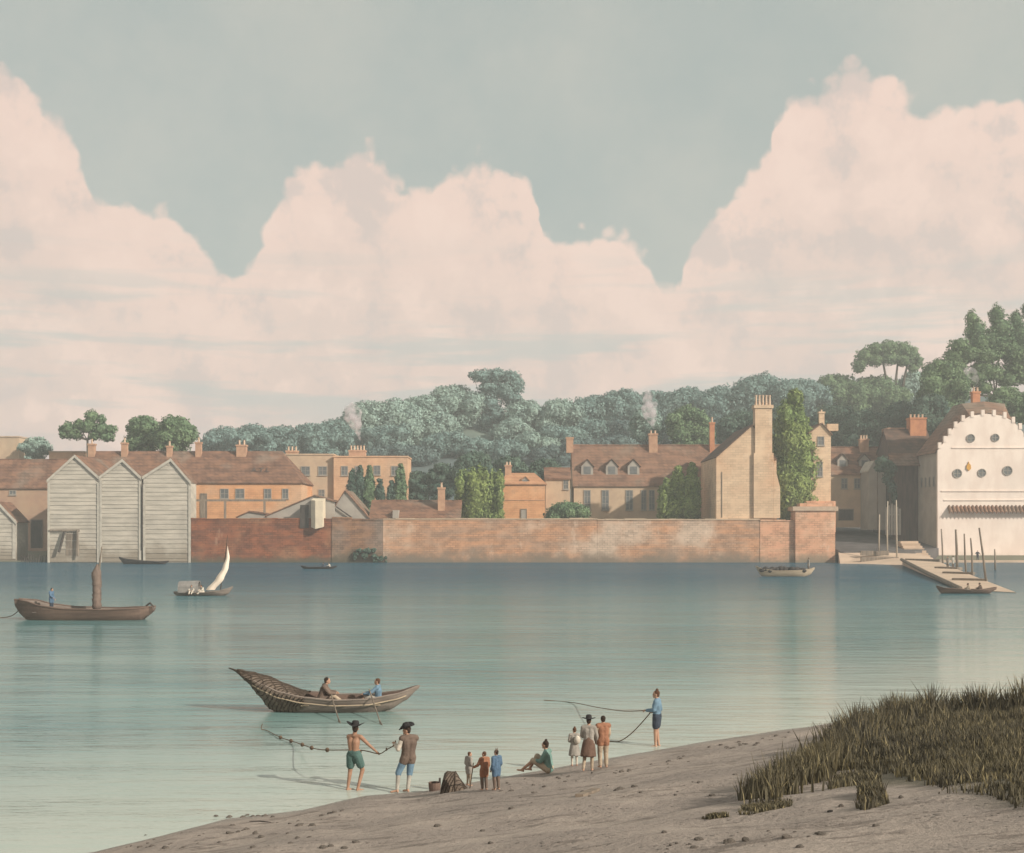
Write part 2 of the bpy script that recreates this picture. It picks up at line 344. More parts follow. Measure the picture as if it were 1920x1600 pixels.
cloth('c_grey', (0.34,0.31,0.275)); cloth('c_rust', (0.34,0.165,0.10)); cloth('c_brown', (0.16,0.10,0.075)); cloth('c_deepblue', (0.10,0.165,0.25))
cloth('c_seagreen', (0.18,0.29,0.255)); cloth('c_buff', (0.44,0.35,0.26)); cloth('c_navy', (0.055,0.07,0.095)); cloth('c_stone', (0.42,0.39,0.34))
M['hull_brown'] = mk('hull_brown', (0.17,0.115,0.09), (0.115,0.08,0.066), 0.9, (0.4,2,4), bump=0.2)
M['hull_grey'] = mk('hull_grey', (0.24,0.195,0.165), (0.165,0.135,0.118), 1.2, (0.4,2,4), bump=0.2)
M['hull_tan'] = mk('hull_tan', (0.44,0.35,0.25), (0.35,0.275,0.20), 1.2, (0.4,2,4), bump=0.2)
M['hull_black'] = mk('hull_black', (0.04,0.036,0.035), (0.06,0.05,0.046), 1.2, (0.4,2,4), bump=0.2)
M['sail_brown'] = mk('sail_brown', (0.19,0.14,0.115), (0.12,0.09,0.078), 1.5, (2,2,0.6), bump=0.4, bs=4)
M['sail_white'] = mk('sail_white', (0.80,0.68,0.56), (0.72,0.60,0.49), 0.6)
M['tilt'] = mk('tilt', (0.28,0.26,0.24), (0.20,0.185,0.175), 1.5)
M['net'] = mk('net', (0.23,0.18,0.14), (0.14,0.108,0.086), 6.0, (1,1,1), bump=0.9, bs=22)
M['cord'] = mk('cord', (0.045,0.034,0.027), (0.075,0.056,0.043), 8.0)
M['rope'] = mk('rope', (0.16,0.10,0.06), (0.10,0.065,0.04), 9.0)
M['cork'] = mk('cork', (0.13,0.09,0.06), (0.09,0.06,0.042), 9.0)
M['stone'] = mk('stone', (0.19,0.16,0.135), (0.11,0.095,0.082), 3.0, bump=0.6, bs=6)
M['stone_black'] = mk('stone_black', (0.05,0.045,0.04), (0.035,0.03,0.028), 3.0, bump=0.6, bs=6)
M['lettering'] = mk('lettering', (0.07,0.06,0.055), (0.09,0.075,0.066), 2.0)

def water_mat():
    m = bpy.data.materials.new('river_water'); m.use_nodes = True; nt = m.node_tree; nt.nodes.clear()
    p = N(nt, 'ShaderNodeNewGeometry').outputs['Position']
    mp = N(nt, 'ShaderNodeMapping', {'Vector': p, 'Scale': (0.30,1.15,1.0)}).outputs[0]
    a = N(nt, 'ShaderNodeTexNoise', {'Vector': mp, 'Scale': 1.1, 'Detail': 5.0, 'Roughness': 0.6})
    b = N(nt, 'ShaderNodeTexNoise', {'Vector': mp, 'Scale': 0.22, 'Detail': 3.0})
    mp2 = N(nt, 'ShaderNodeMapping', {'Vector': p, 'Scale': (0.018,0.075,1.0)}).outputs[0]
    wind = N(nt, 'ShaderNodeTexNoise', {'Vector': mp2, 'Scale': 1.0, 'Detail': 6.0, 'Roughness': 0.62})
    wf = sstep(nt, wind.outputs[0], 0.34, 0.66)
    sp = N(nt, 'ShaderNodeSeparateXYZ', {0: p})
    far = sstep(nt, mth(nt, 'ADD', sp.outputs[1], mth(nt, 'MULTIPLY', mth(nt, 'SUBTRACT', wind.outputs[0], 0.5), 60.0)), 55.0, 175.0)   # rises towards the far bank, whose dark reflection is put into the colour
    col = mixc(nt, wf, (0.10,0.225,0.228), (0.165,0.295,0.278))
    mp3 = N(nt, 'ShaderNodeMapping', {'Vector': p, 'Scale': (0.06,0.55,1.0)}).outputs[0]
    rip = N(nt, 'ShaderNodeTexNoise', {'Vector': mp3, 'Scale': 1.0, 'Detail': 6.0, 'Roughness': 0.7})
    wf2 = sstep(nt, rip.outputs[0], 0.40, 0.64)
    col = mixc(nt, mth(nt, 'MULTIPLY', wf2, 0.45), col, (0.06,0.165,0.185))
    col = mixc(nt, far, col, (0.026,0.085,0.125))
    dsh = mth(nt, 'SUBTRACT', mth(nt, 'SUBTRACT', sp.outputs[1], mth(nt, 'MULTIPLY', sp.outputs[0], 0.86)), 32.5)                # metres out from the near shore
    shal = mth(nt, 'SUBTRACT', 1.0, sstep(nt, mth(nt, 'ADD', dsh, mth(nt, 'MULTIPLY', mth(nt, 'SUBTRACT', wind.outputs[0], 0.5), 16.0)), -4.0, 26.0))
    col = mixc(nt, mth(nt, 'MULTIPLY', shal, 0.85), col, (0.475,0.50,0.435))                                                           # pale mud bed shining through the shallows
    hgt = mth(nt, 'ADD', a.outputs[0], mth(nt, 'MULTIPLY', b.outputs[0], 1.6))
    bp = N(nt, 'ShaderNodeBump', {'Strength': mth(nt, 'ADD', mth(nt, 'ADD', 0.30, mth(nt, 'MULTIPLY', wf2, 0.35)), mth(nt, 'MULTIPLY', far, 0.45)), 'Distance': 0.18, 'Height': hgt})
    fr = N(nt, 'ShaderNodeFresnel', {'IOR': 1.33, 'Normal': bp.outputs[0]})
    k = mth(nt, 'SUBTRACT', 0.80, mth(nt, 'MULTIPLY', far, 0.42))                     # wave slopes and shadowing keep choppy water from mirroring fully
    df = N(nt, 'ShaderNodeBsdfDiffuse', {'Color': col}); gl = N(nt, 'ShaderNodeBsdfGlossy', {'Color': (1,1,1,1), 'Roughness': mth(nt, 'ADD', 0.07, mth(nt, 'MULTIPLY', wf, 0.10)), 'Normal': bp.outputs[0]})
    sh = N(nt, 'ShaderNodeMixShader', {0: mth(nt, 'MULTIPLY', fr.outputs[0], k), 1: df.outputs[0], 2: gl.outputs[0]})
    N(nt, 'ShaderNodeOutputMaterial', {0: sh.outputs[0]})
    return m
M['water'] = water_mat()

def shore_mat():
    m = bpy.data.materials.new('shore_mud'); m.use_nodes = True; nt = m.node_tree; nt.nodes.clear()
    p = N(nt, 'ShaderNodeNewGeometry').outputs['Position']; sp = N(nt, 'ShaderNodeSeparateXYZ', {0: p})
    n1 = N(nt, 'ShaderNodeTexNoise', {'Vector': p, 'Scale': 0.45, 'Detail': 6.0, 'Roughness': 0.62})
    n2 = N(nt, 'ShaderNodeTexNoise', {'Vector': p, 'Scale': 5.0, 'Detail': 6.0, 'Roughness': 0.7})
    vo = N(nt, 'ShaderNodeTexVoronoi', {'Vector': p, 'Scale': 6.5, 'Randomness': 1.0}, feature='F1')
    col = mixc(nt, sstep(nt, n1.outputs[0], 0.33, 0.68), (0.385,0.318,0.272), (0.285,0.237,0.207))
    col = mixc(nt, mth(nt, 'MULTIPLY', sstep(nt, n2.outputs[0], 0.52, 0.70), 0.5), col, (0.22,0.185,0.16))
    peb = mth(nt, 'MULTIPLY', mth(nt, 'SUBTRACT', 1.0, sstep(nt, vo.outputs['Distance'], 0.16, 0.26)), sstep(nt, n1.outputs[0], 0.44, 0.60))
    col = mixc(nt, mth(nt, 'MULTIPLY', peb, 0.55), col, (0.17,0.145,0.125))
    wet = mth(nt, 'SUBTRACT', 1.0, sstep(nt, mth(nt, 'ADD', sp.outputs[2], mth(nt, 'MULTIPLY', mth(nt, 'SUBTRACT', n1.outputs[0], 0.5), 0.25)), 0.04, 0.22))
    col = mixc(nt, mth(nt, 'MULTIPLY', wet, 0.55), col, (0.23,0.205,0.18))
    n4 = N(nt, 'ShaderNodeTexNoise', {'Vector': N(nt, 'ShaderNodeMapping', {'Vector': p, 'Scale': (0.5,1.0,1.0)}).outputs[0], 'Scale': 1.6, 'Detail': 7.0, 'Roughness': 0.74})
    col = mixc(nt, mth(nt, 'MULTIPLY', sstep(nt, n4.outputs[0], 0.53, 0.63), 0.8), col, (0.165,0.135,0.115))
    col = mixc(nt, mth(nt, 'MULTIPLY', sstep(nt, mth(nt, 'SUBTRACT', 1.0, n4.outputs[0]), 0.58, 0.70), 0.4), col, (0.43,0.36,0.30))
    # turf under the grass
    A_ = TURF[0]; dA = mth(nt, 'ADD', mth(nt, 'ADD', mth(nt, 'MULTIPLY', sp.outputs[0], A_[0]), mth(nt, 'MULTIPLY', sp.outputs[1], A_[1])), A_[2])
    B_ = TURF[1]; dB = mth(nt, 'ADD', mth(nt, 'ADD', mth(nt, 'MULTIPLY', sp.outputs[0], B_[0]), mth(nt, 'MULTIPLY', sp.outputs[1], B_[1])), B_[2])
    tf = mth(nt, 'ADD', mth(nt, 'MINIMUM', dA, dB), mth(nt, 'MULTIPLY', mth(nt, 'SUBTRACT', n1.outputs[0], 0.5), 2.4))
    col = mixc(nt, mth(nt, 'MULTIPLY', sstep(nt, tf, -0.1, 0.9), 0.85), col, (0.125,0.112,0.078))
    h = mth(nt, 'ADD', mth(nt, 'ADD', n2.outputs[0], mth(nt, 'MULTIPLY', n4.outputs[0], 1.2)), mth(nt, 'MULTIPLY', peb, 0.8))
    bp = N(nt, 'ShaderNodeBump', {'Strength': 0.8, 'Distance': 0.09, 'Height': h})
    bs = N(nt, 'ShaderNodeBsdfPrincipled', {'Base Color': col, 'Roughness': mth(nt, 'SUBTRACT', 0.9, mth(nt, 'MULTIPLY', wet, 0.4)), 'Specular IOR Level': 0.25, 'Normal': bp.outputs[0]})
    N(nt, 'ShaderNodeOutputMaterial', {0: bs.outputs[0]})
    return m
M['grass'] = mk('grass_blades', (0.082,0.073,0.053), (0.135,0.117,0.074), 0.35, straw=(0.23,0.19,0.105), island=0.5, rough=0.8, trans=0.2)

# ------------------------------------------------------------------ the near shore
SHORE = [(-60,10),(-30,18.5),(-15,22.5),(-8.3,25.2),(-6.3,28.1),(-4.8,29.0),(-3.45,30.7),(-2.3,31.0),(-0.14,33.0),(2.0,34.9),(5.9,38.4),(9.2,41.0),(13.5,43.9),(19.0,47.5),(30,52),(60,62),(140,80)]
def shoreY(x):
    for (a, ya), (b, yb) in zip(SHORE, SHORE[1:]):
        if x <= b: return ya+(yb-ya)*(x-a)/(b-a)
    return SHORE[-1][1]
def ground_z(x, y):
    d = shoreY(x)-y
    z = 0.145*d if d < 42 else 0.145*42+(d-42)*0.03
    z *= 1.0
    if d > 0.4:
        a = min(1.0, (d-0.4)/3.0)
        z += a*0.16*mnoise.noise((x*0.35, y*0.35, 0.3))+a*0.05*mnoise.noise((x*1.3, y*1.3, 2.3))
    else: z += 0.02*mnoise.noise((x*0.9, y*0.9, 5.0))
    return z
def onshore(px, py):
    y = 6.0; st = 0.05
    while y < 70:
        x = wx(px, y)
        if wz(py, y) <= max(ground_z(x, y), 0.0): break
        y += st
    x = wx(px, y); return Vector((x, y, max(ground_z(x, y), 0.0)))
def halfplane(p, q, inside):
    n = Vector((-(q.y-p.y), q.x-p.x)).normalized(); c = -(n.x*p.x+n.y*p.y)
    if n.x*inside.x+n.y*inside.y+c < 0: n, c = -n, -c
    return (n.x, n.y, c)
_in = onshore(1800, 1430)
TURF = [halfplane(onshore(1424,1500), onshore(1860,1350), _in), halfplane(onshore(1500,1478), onshore(1900,1512), _in)]
M['shore'] = shore_mat()
def build_ground():
    xs = np.concatenate([np.arange(-60, -16, 2.0), np.arange(-16, 26, 0.25), np.arange(26, 141, 3.0)])
    ys = np.concatenate([np.arange(-30, 6, 2.0), np.arange(6, 50, 0.25), np.arange(50, 90, 2.0)])
    V = []; F_ = []
    for y in ys:
        for x in xs: V.append((x, y, ground_z(x, y)))
    nx = len(xs)
    for j in range(len(ys)-1):
        for i in range(nx-1): F_.append((j*nx+i, j*nx+i+1, (j+1)*nx+i+1, (j+1)*nx+i))
    o = np_mesh('shore_ground', V, F_, M['shore'], smooth=True); tag(o, 'bare grey-brown muddy foreshore sloping down to the water', 'shore', kind='structure')
    mb = MB(); mb.add([(-430,-60,0),(430,-60,0),(430,300,0),(-430,300,0)], [(0,1,2,3)])
    w = mb.build('river_water', M['water'], local=True); tag(w, 'broad calm teal river with soft reflections', 'river', kind='structure')
build_ground()

# ------------------------------------------------------------------ far bank and hill
RIDGE = [(-600,886),(0,881),(300,871),(420,854),(645,824),(760,801),(880,786),(1000,798),(1100,788),(1240,776),(1400,758),(1600,748),(1760,754),(1920,756),(2500,776)]
def ridge_z(x, Y=470.0):
    px = CX+x*FL/Y
    for (a, ya), (b, yb) in zip(RIDGE, RIDGE[1:]):
        if px <= b:
            f = max(0, (px-a)/(b-a)); f = f*f*(3-2*f); py = ya+(yb-ya)*f; return wz(py, Y)
    return wz(RIDGE[-1][1], Y)
def land_z(x, y):
    base = 6.3
    if x < -60:
        base = min(6.3, 0.25+max(0, (y-248))*0.10) if x > -140 else min(6.3, 0.25+max(0, y-250)*0.1)
    if x >= 60: base = min(8.2, 1.2+max(0, y-236)*0.115)
    t = min(1.0, max(0.0, (y-290)/180.0)); t = t*t*(3-2*t)
    zr = ridge_z(x*470.0/max(y, 300))
    z = base+(max(zr-6.3, 0))*t
    if y > 300: z += 1.2*mnoise.noise((x*0.02, y*0.02, 0))
    return z
def build_land():
    xs = np.arange(-420, 421, 6.0); ys = np.concatenate([np.arange(236.5, 300, 4.0), np.arange(300, 581, 10.0)])
    V = []; F_ = []
    for y in ys:
        for x in xs:
            z = land_z(x, y)
            if y < 238 and (x < -60 or x > 60): z = -2.0
            V.append((x, y, z))
    nx = len(xs)
    mi = []
    for j in range(len(ys)-1):
        for i in range(nx-1): F_.append((j*nx+i, j*nx+i+1, (j+1)*nx+i+1, (j+1)*nx+i)); mi.append(1 if ys[j] > 296 else 0)
    o = np_mesh('far_bank_hill', V, F_, [M['far_ground'], M['hill']], mi=mi, smooth=True); tag(o, 'far bank rising to a long dark hillside', 'hill', kind='structure')
build_land()

# ------------------------------------------------------------------ building kit
def window(t, Y, cx, cy, w, h, bars=(1,1), name='window', frame=None):
    k = Y/FL; x = wx(cx, Y); z = wz(cy, Y); w *= k; h *= k; f = 0.14
    mb = MB(); y0, y1 = Y-0.12, Y-0.003
    mb.box(x-w/2, x-w/2+f, y0, y1, z-h/2, z+h/2); mb.box(x+w/2-f, x+w/2, y0, y1, z-h/2, z+h/2)
    mb.box(x-w/2+f, x+w/2-f, y0, y1, z+h/2-f, z+h/2); mb.box(x-w/2-0.1, x+w/2+0.1, y0-0.1, y1, z-h/2-0.14, z-h/2-0.002)
    mb.box(x-w/2+f, x+w/2-f, y0, y1, z-h/2, z-h/2+f)
    for i in range(bars[0]):
        q = x-w/2+w*(i+1)/(bars[0]+1); mb.box(q-0.045, q+0.045, y0+0.02, y1-0.03, z-h/2+f, z+h/2-f)
    for i in range(bars[1]):
        q = z-h/2+h*(i+1)/(bars[1]+1); mb.box(x-w/2+f, x+w/2-f, y0+0.025, y1-0.035, q-0.04, q+0.04)
    o = mb.build(name, frame or M['frame'], t)
    MB().box(x-w/2+f, x+w/2-f, Y-0.05, Y-0.004, z-h/2+f, z+h/2-f).build('pane', M['glass'], o)
    return o
def door(t, Y, cx, py0, py1, w, mat=None):
    k = Y/FL; x = wx(cx, Y); z1 = wz(py0, Y); z0 = wz(py1, Y); w *= k
    o = MB().box(x-w/2, x+w/2, Y-0.07, Y-0.003, z0, z1).build('door', mat or M['timber_dark'], t)
    mb = MB(); mb.box(x-w/2-0.16, x-w/2-0.002, Y-0.14, Y-0.004, z0, z1); mb.box(x+w/2+0.002, x+w/2+0.16, Y-0.14, Y-0.004, z0, z1); mb.box(x-w/2-0.16, x+w/2+0.16, Y-0.14, Y-0.004, z1+0.002, z1+0.18)
    mb.build('door_frame', M['timber'], o)
    return o
def chimney(t, Y, px0, px1, pyt, pyb, pots=2, mat=None, d=None, poth=9):
    k = Y/FL; x0, x1 = wx(px0, Y), wx(px1, Y); zt, zb = wz(pyt, Y), wz(pyb, Y)-0.8; d = d or max(0.9, (x1-x0)*0.8)
    mb = MB(); mb.box(x0, x1, Y, Y+d, zb, zt-0.35); mb.box(x0-0.12, x1+0.12, Y-0.12, Y+d+0.12, zt-0.349, zt)
    o = mb.build('chimney', mat or M['chimney_brick'], t)
    for i in range(pots):
        q = x0+(x1-x0)*(i+0.5)/pots; r = min(0.22, (x1-x0)/pots*0.42)
        MB().lathe([(r*1.0,0),(r*0.85,poth*k*0.5),(r*0.8,poth*k*0.85),(r*1.05,poth*k)], (q, Y+d/2, zt+0.002), 10).build('chimney_pot', M['pot'], o, smooth=False)
    return o
def slab_pair(mb, xl, xr, Y, Yb, ze, zr, th=0.22, ohx=0.25, ohy=0.35):
    """two roof slopes of a ridge along X."""
    ym = (Y+Yb)/2; s = (zr-ze)/(ym-Y)
    for a, b in ((Y-ohy, ym), (Yb+ohy, ym)):
        z0 = ze-s*ohy
        mb.add([(xl-ohx,a,z0),(xr+ohx,a,z0),(xr+ohx,b,zr),(xl-ohx,b,zr),(xl-ohx,a,z0+th),(xr+ohx,a,z0+th),(xr+ohx,b,zr+th),(xl-ohx,b,zr+th)],
               [(0,1,2,3),(7,6,5,4),(0,4,5,1),(1,5,6,2),(2,6,7,3),(3,7,4,0)])
def house_x(name, label, cat, Y, d, px0, px1, zb, eave, ridge, wallm, roofm, hipl=0, hipr=0, group=None):
    """house with its ridge along the river: px0..px1 front wall columns, eave row at the front, ridge row."""
    xl, xr = wx(px0, Y), wx(px1, Y); ze = wz(eave, Y); Ym = Y+d/2; zr = wz(ridge, Ym); Yb = Y+d
    t = thing(name, label, cat, ((xl+xr)/2, Y, zb), group=group)
    mb = MB()
    if hipl or hipr:
        mb.box(xl, xr, Y, Yb, zb, ze); mb.build('wall', wallm, t)
        o = 0.35; e = ze-0.0
        a, b = xl-o, xr+o; rl = wx(px0+hipl, Ym) if hipl else a; rr = wx(px1-hipr, Ym) if hipr else b
        mb = MB(); e += 0.01
        mb.add([(a,Y-o,e),(b,Y-o,e),(b,Yb+o,e),(a,Yb+o,e),(rl,Ym,zr),(rr,Ym,zr),(a,Y-o,e+0.15),(b,Y-o,e+0.15),(b,Yb+o,e+0.15),(a,Yb+o,e+0.15)],
               [(3,2,1,0),(6,7,5,4),(7,8,5),(8,9,4,5),(9,6,4),(0,1,7,6),(1,2,8,7),(2,3,9,8),(3,0,6,9)])
        mb.build('roof', roofm, t)
    else:
        mb.prism_x([(Y,zb),(Yb,zb),(Yb,ze-0.06),(Ym,zr-0.06),(Y,ze-0.06)], xl, xr); mb.build('wall', wallm, t)
        mb = MB(); slab_pair(mb, xl, xr, Y, Yb, ze, zr)
        mb.tube([(xl-0.27+(xr-xl+.54)*q/16, Ym, zr+0.2+random.uniform(-.04,.04)) for q in range(17)], 0.17, 6); mb.build('roof', roofm, t)
    return t
def clapboard(mb, xl, xr, Y, zb, top_fn, step=0.78):
    """overlapping boards on a front wall; top_fn(z) gives the half-open x range at height z."""
    z = zb; zmax = top_fn(None)
    while z < zmax-0.15:
        st_ = step*random.uniform(0.72,1.25); a, b = top_fn(z+0.02); a2, b2 = top_fn(min(z+st_, zmax)-0.01)
        z2 = min(z+st_, zmax)
        j = random.uniform(-0.02, 0.02)
        mb.add([(a,Y-0.125+j,z),(b,Y-0.125+j,z),(b2,Y-0.03,z2),(a2,Y-0.03,z2),(a,Y,z),(b,Y,z)], [(0,1,2,3),(4,5,1,0)])
        z = z2
def gable_front(name, label, cat, Y, d, px0, px1, zb, apex, el, er, wallm, roofm, boards=False, oh=0.35, th=0.22, group=None, trim=None):
    """gable facing the river: apex=(px,py), el/er eave rows."""
    xl, xr = wx(px0, Y), wx(px1, Y); xa, za = wx(apex[0], Y), wz(apex[1], Y); zl, zr = wz(el, Y), wz(er, Y); Yb = Y+d
    t = thing(name, label, cat, ((xl+xr)/2, Y, zb), group=group)
    poly = [(xl,zb),(xr,zb),(xr,zr-0.05),(xa,za-0.05),(xl,zl-0.05)]
    mb = MB(); mb.prism_y(poly, Y, Yb)
    if boards:
        def rng(z):
            if z is None: return za-0.1
            a = xl if z <= zl else xl+(xa-xl)*(z-zl)/(za-zl); b = xr if z <= zr else xr-(xr-xa)*(z-zr)/(za-zr); return (min(a, xa-0.02), max(b, xa+0.02))
        clapboard(mb, xl, xr, Y, zb, rng)
    mb.build('wall', wallm, t)
    mb = MB()
    for (x0, z0) in ((xl, zl), (xr, zr)):
        ux = (x0-xa); uz = (z0-za); L = math.hypot(ux, uz); ex, ez = x0+ux/L*oh, z0+uz/L*oh
        p = [(xa, za), (ex, ez), (ex, ez+th), (xa, za+th)]
        if ux > 0: p = p[::-1]
        mb.prism_y(p, Y-0.3, Yb+0.2)
    mb.build('roof', roofm, t)
    if trim:
        mb = MB()
        for (x0, z0) in ((xl, zl), (xr, zr)):
            ux = (x0-xa); uz = (z0-za); L = math.hypot(ux, uz); ex, ez = x0+ux/L*oh, z0+uz/L*oh
            p = [(xa, za-0.35), (ex, ez-0.35), (ex, ez+th+0.03), (xa, za+th+0.03)]
            if ux > 0: p = p[::-1]
            mb.prism_y(p, Y-0.42, Y-0.302)
        mb.build('bargeboard', trim, t)
    return t
def block(name, label, cat, Y, d, px0, px1, zb, top, wallm, capm=None):
    xl, xr = wx(px0, Y), wx(px1, Y); zt = wz(top, Y)
    t = thing(name, label, cat, ((xl+xr)/2, Y, zb))
    MB().box(xl, xr, Y, Y+d, zb, zt-0.3).build('wall', wallm, t)
    mb = MB(); mb.box(xl-0.15, xr+0.15, Y-0.15, Y+d+0.15, zt-0.299, zt); mb.build('parapet', capm or M['stone_cap'], t)
    return t
def dormer(t, Yf, d, cx, pyt, pyb, w, roofm, wallm):
    k = Yf/FL; x = wx(cx, Yf); w *= k; zt, zb = wz(pyt, Yf), wz(pyb, Yf); zs = zb+(zt-zb)*0.55
    o = MB().prism_y([(x-w/2,zb-0.6),(x+w/2,zb-0.6),(x+w/2,zs),(x,zt-0.1),(x-w/2,zs)], Yf, Yf+d).build('dormer', wallm, t)
    mb = MB()
    for sg in (-1, 1):
        p = [(x, zt), (x+sg*(w/2+0.25), zs-0.2), (x+sg*(w/2+0.25), zs), (x, zt+0.2)]
        mb.prism_y(p if sg < 0 else p[::-1], Yf-0.2, Yf+d)
    mb.build('dormer_roof', roofm, o)
    MB().box(x-w*0.30, x+w*0.30, Yf-0.05, Yf-0.003, zb+0.1, zs-0.05).build('dormer_pane', M['glass'], o)
    return o

# ------------------------------------------------------------------ left bank: houses and boat sheds
t = block('brick_tower', 'tall grey-brown brick block behind the brown tiled roof at the far upstream end', 'building', 300, 10, -110, 36, 6, 818, M['wall_tan'])
t = block('cream_house', 'low cream flat-topped house between the tall brick block and the first boat shed', 'house', 296, 8, 92, 158, 6, 846, M['wall_peach'])
t = house_x('tiled_house', 'long pink-brown house with tiled roof upstream of the three boat sheds', 'house', 262, 12, -150, 140, 0.3, 914, 864, M['wall_pink_brown'], M['tile_brown'])
window(t, 262, 24, 924, 13, 9, (1,0)); door(t, 262, 69, 976, 1028, 20)
t = gable_front('grey_shed', 'small grey plank shed at the extreme upstream edge of the view', 'shed', 241, 6, -36, 30, -0.5, (-3,943), 978, 978, M['weatherboard'], M['tile_brown'], boards=True, trim=M['white_trim'])
x = wx(27, 241); MB().box(x-0.3, x+0.3, 240.8, 240.87, 0.6, 8).build('corner_board', M['white_trim'], t)
for nm, lab, Y, a, b, ap, el, er in (
    ('boat_shed', 'first white weatherboard boat shed, its foot propped by a slanting strut', 236.4, 90, 187, (141,855), 901, 897),
    ('boat_shed', 'middle of the three white weatherboard boat sheds, narrow gable with chimney rising behind', 236.3, 187.5, 265, (230,863), 895, 896),
    ('boat_shed', 'white weatherboard boat shed adjoining the red brick river wall', 236.2, 269, 358, (321,862), 895, 905)):
    t = gable_front(nm, lab, 'boat shed', Y, 20.5 if a == 90 else 4.0, a, b, -0.6, ap, el, er, M['weatherboard'], M['tile_brown'], boards=True, oh=0.15, th=0.16, group='white weatherboard boat sheds', trim=M['white_trim'])
    for q in (a+2, b-2):
        x = wx(q, Y); MB().box(x-0.22, x+0.22, Y-0.24, Y-0.175, -0.5, wz(max(el, er)+4, Y)).build('corner_board', M['white_trim'], t)
    if a == 90:
        mb = MB(); z = wz(995, Y); mb.box(wx(93,Y), wx(150,Y), Y-0.42, Y-0.12, z-0.15, z+0.15); mb.build('beam', M['timber'], t)
        MB().tube([(wx(123,Y),Y-0.6,wz(997,Y)),(wx(114,Y),Y-1.0,wz(1036,Y))], 0.24, 8).build('strut', M['timber_dark'], t)
        MB().tube([(wx(147,Y),Y-0.6,wz(994,Y)),(wx(149,Y),Y-0.8,wz(1043,Y))], 0.2, 8).build('post', M['timber'], t)
        MB().box(wx(124,Y), wx(146,Y), Y-0.13, Y-0.10, wz(1042,Y), wz(998,Y)).build('doorway', M['timber'], t)
    if a == 269:
        MB().tube([(wx(268,Y),Y-0.3,wz(907,Y)),(wx(268,Y),Y-0.3,wz(1030,Y))], 0.12, 6).build('drainpipe', M['timber_dark'], t)
t = thing('stake_fence', 'short row of dark stakes standing on the mud before the tiled house', 'fence', (wx(75,237.5),237.5,0.2))
for i in range(15):
    px = 41+i*4.4+random.uniform(-1,1); x = wx(px, 237.5); h = random.uniform(0.8,1.4); z = 0.1
    MB().tube([(x,237.5,z-.4),(x+random.uniform(-.12,.12),237.5,z+h)], [0.13,0.08], 6).build('stake', M['timber_dark'], t)

# long brown-roofed house behind the sheds
t = house_x('long_house', 'long orange house with brown tiled roof rising behind the boat sheds', 'house', 258, 14, 150, 565, 5.5, 907, 846, M['wall_orange'], M['tile_brown'], hipr=36)
for cx, w in ((421,16),(450,17),(502,14),(535,12)): window(t, 258, cx, 926, w, 19, (1,1))
door(t, 258, 382, 927, 972, 10, M['timber'])
for a, b, pt in ((165,177,832),(227,238,830),(312,322,836),(366,377,829),(443,461,834)): chimney(t, 263.6, a, b, pt, 850, pots=1 if a != 443 else 2, mat=M['chimney_brick'])
def text_on(t, s, loc, size, rot, mat, name='lettering'):
    cu = bpy.data.curves.new('lettering_curve', 'FONT'); cu.body = s; cu.size = size; cu.extrude = 0.02; cu.align_x = 'CENTER'; cu.align_y = 'CENTER'
    tmp = bpy.data.objects.new('lettering_tmp', cu); C.objects.link(tmp); bpy.context.view_layer.update()
    me = bpy.data.meshes.new_from_object(tmp.evaluated_get(bpy.context.evaluated_depsgraph_get()))
    bpy.data.objects.remove(tmp); me.materials.clear(); me.materials.append(mat)
    o = bpy.data.objects.new(name, me); C.objects.link(o); o.parent = t; o.location = Vector(loc)-rootloc(t); o.rotation_euler = rot; return o
def roof_text():
    Y, d = 258, 14; ze = wz(907, Y); zr = wz(846, Y+7); f = 0.36
    y = Y+7*f; z = ze+(zr-ze)*f; a = math.atan2(zr-ze, 7); nrm = Vector((0,-math.sin(a),math.cos(a)))
    p = Vector((wx(489, y), y, z))+nrm*0.45
    text_on(t, 'A.T.L', p, 1.7, (a,0,0), M['lettering'])
roof_text()
t = thing('timber_rail', 'grey timber handrail on posts in front of the orange house', 'railing', (wx(450,241),241,8.1))
z = wz(938.5, 241); MB().box(wx(359,241), wx(536,241), 240.9, 241.1, z-0.2, z+0.2).build('rail', M['timber'], t)
for px in (382, 422, 496):
    x = wx(px, 241); MB().box(x-0.2, x+0.2, 240.88, 241.12, 7.5, z-0.202).build('post', M['timber'], t)
# flat-topped houses
t = block('flat_roofed_house', 'tan flat-topped brick house joining the long brown roof', 'house', 272, 10, 520, 625, 6, 851, M['wall_tan'], M['wall_tan'])
for cx, cy, w, h in ((573,883,17,17),(605,883,17,17),(571,926,11,16),(603,926,12,16)): window(t, 272, cx, cy, w, h, (1,1))
chimney(t, 275, 536, 557, 845, 853, pots=3, poth=8)
t = block('flat_roofed_house', 'peach flat-topped brick house with a row of slim poplars before it', 'house', 271, 10, 625.5, 764, 6, 855, M['wall_peach'], M['wall_peach'])
for cx, cy in ((646,883),(707,882),(740,883),(672,883)): window(t, 271, cx, cy, 13, 18, (1,1))
chimney(t, 274, 654, 684, 844, 858, pots=5, poth=9)
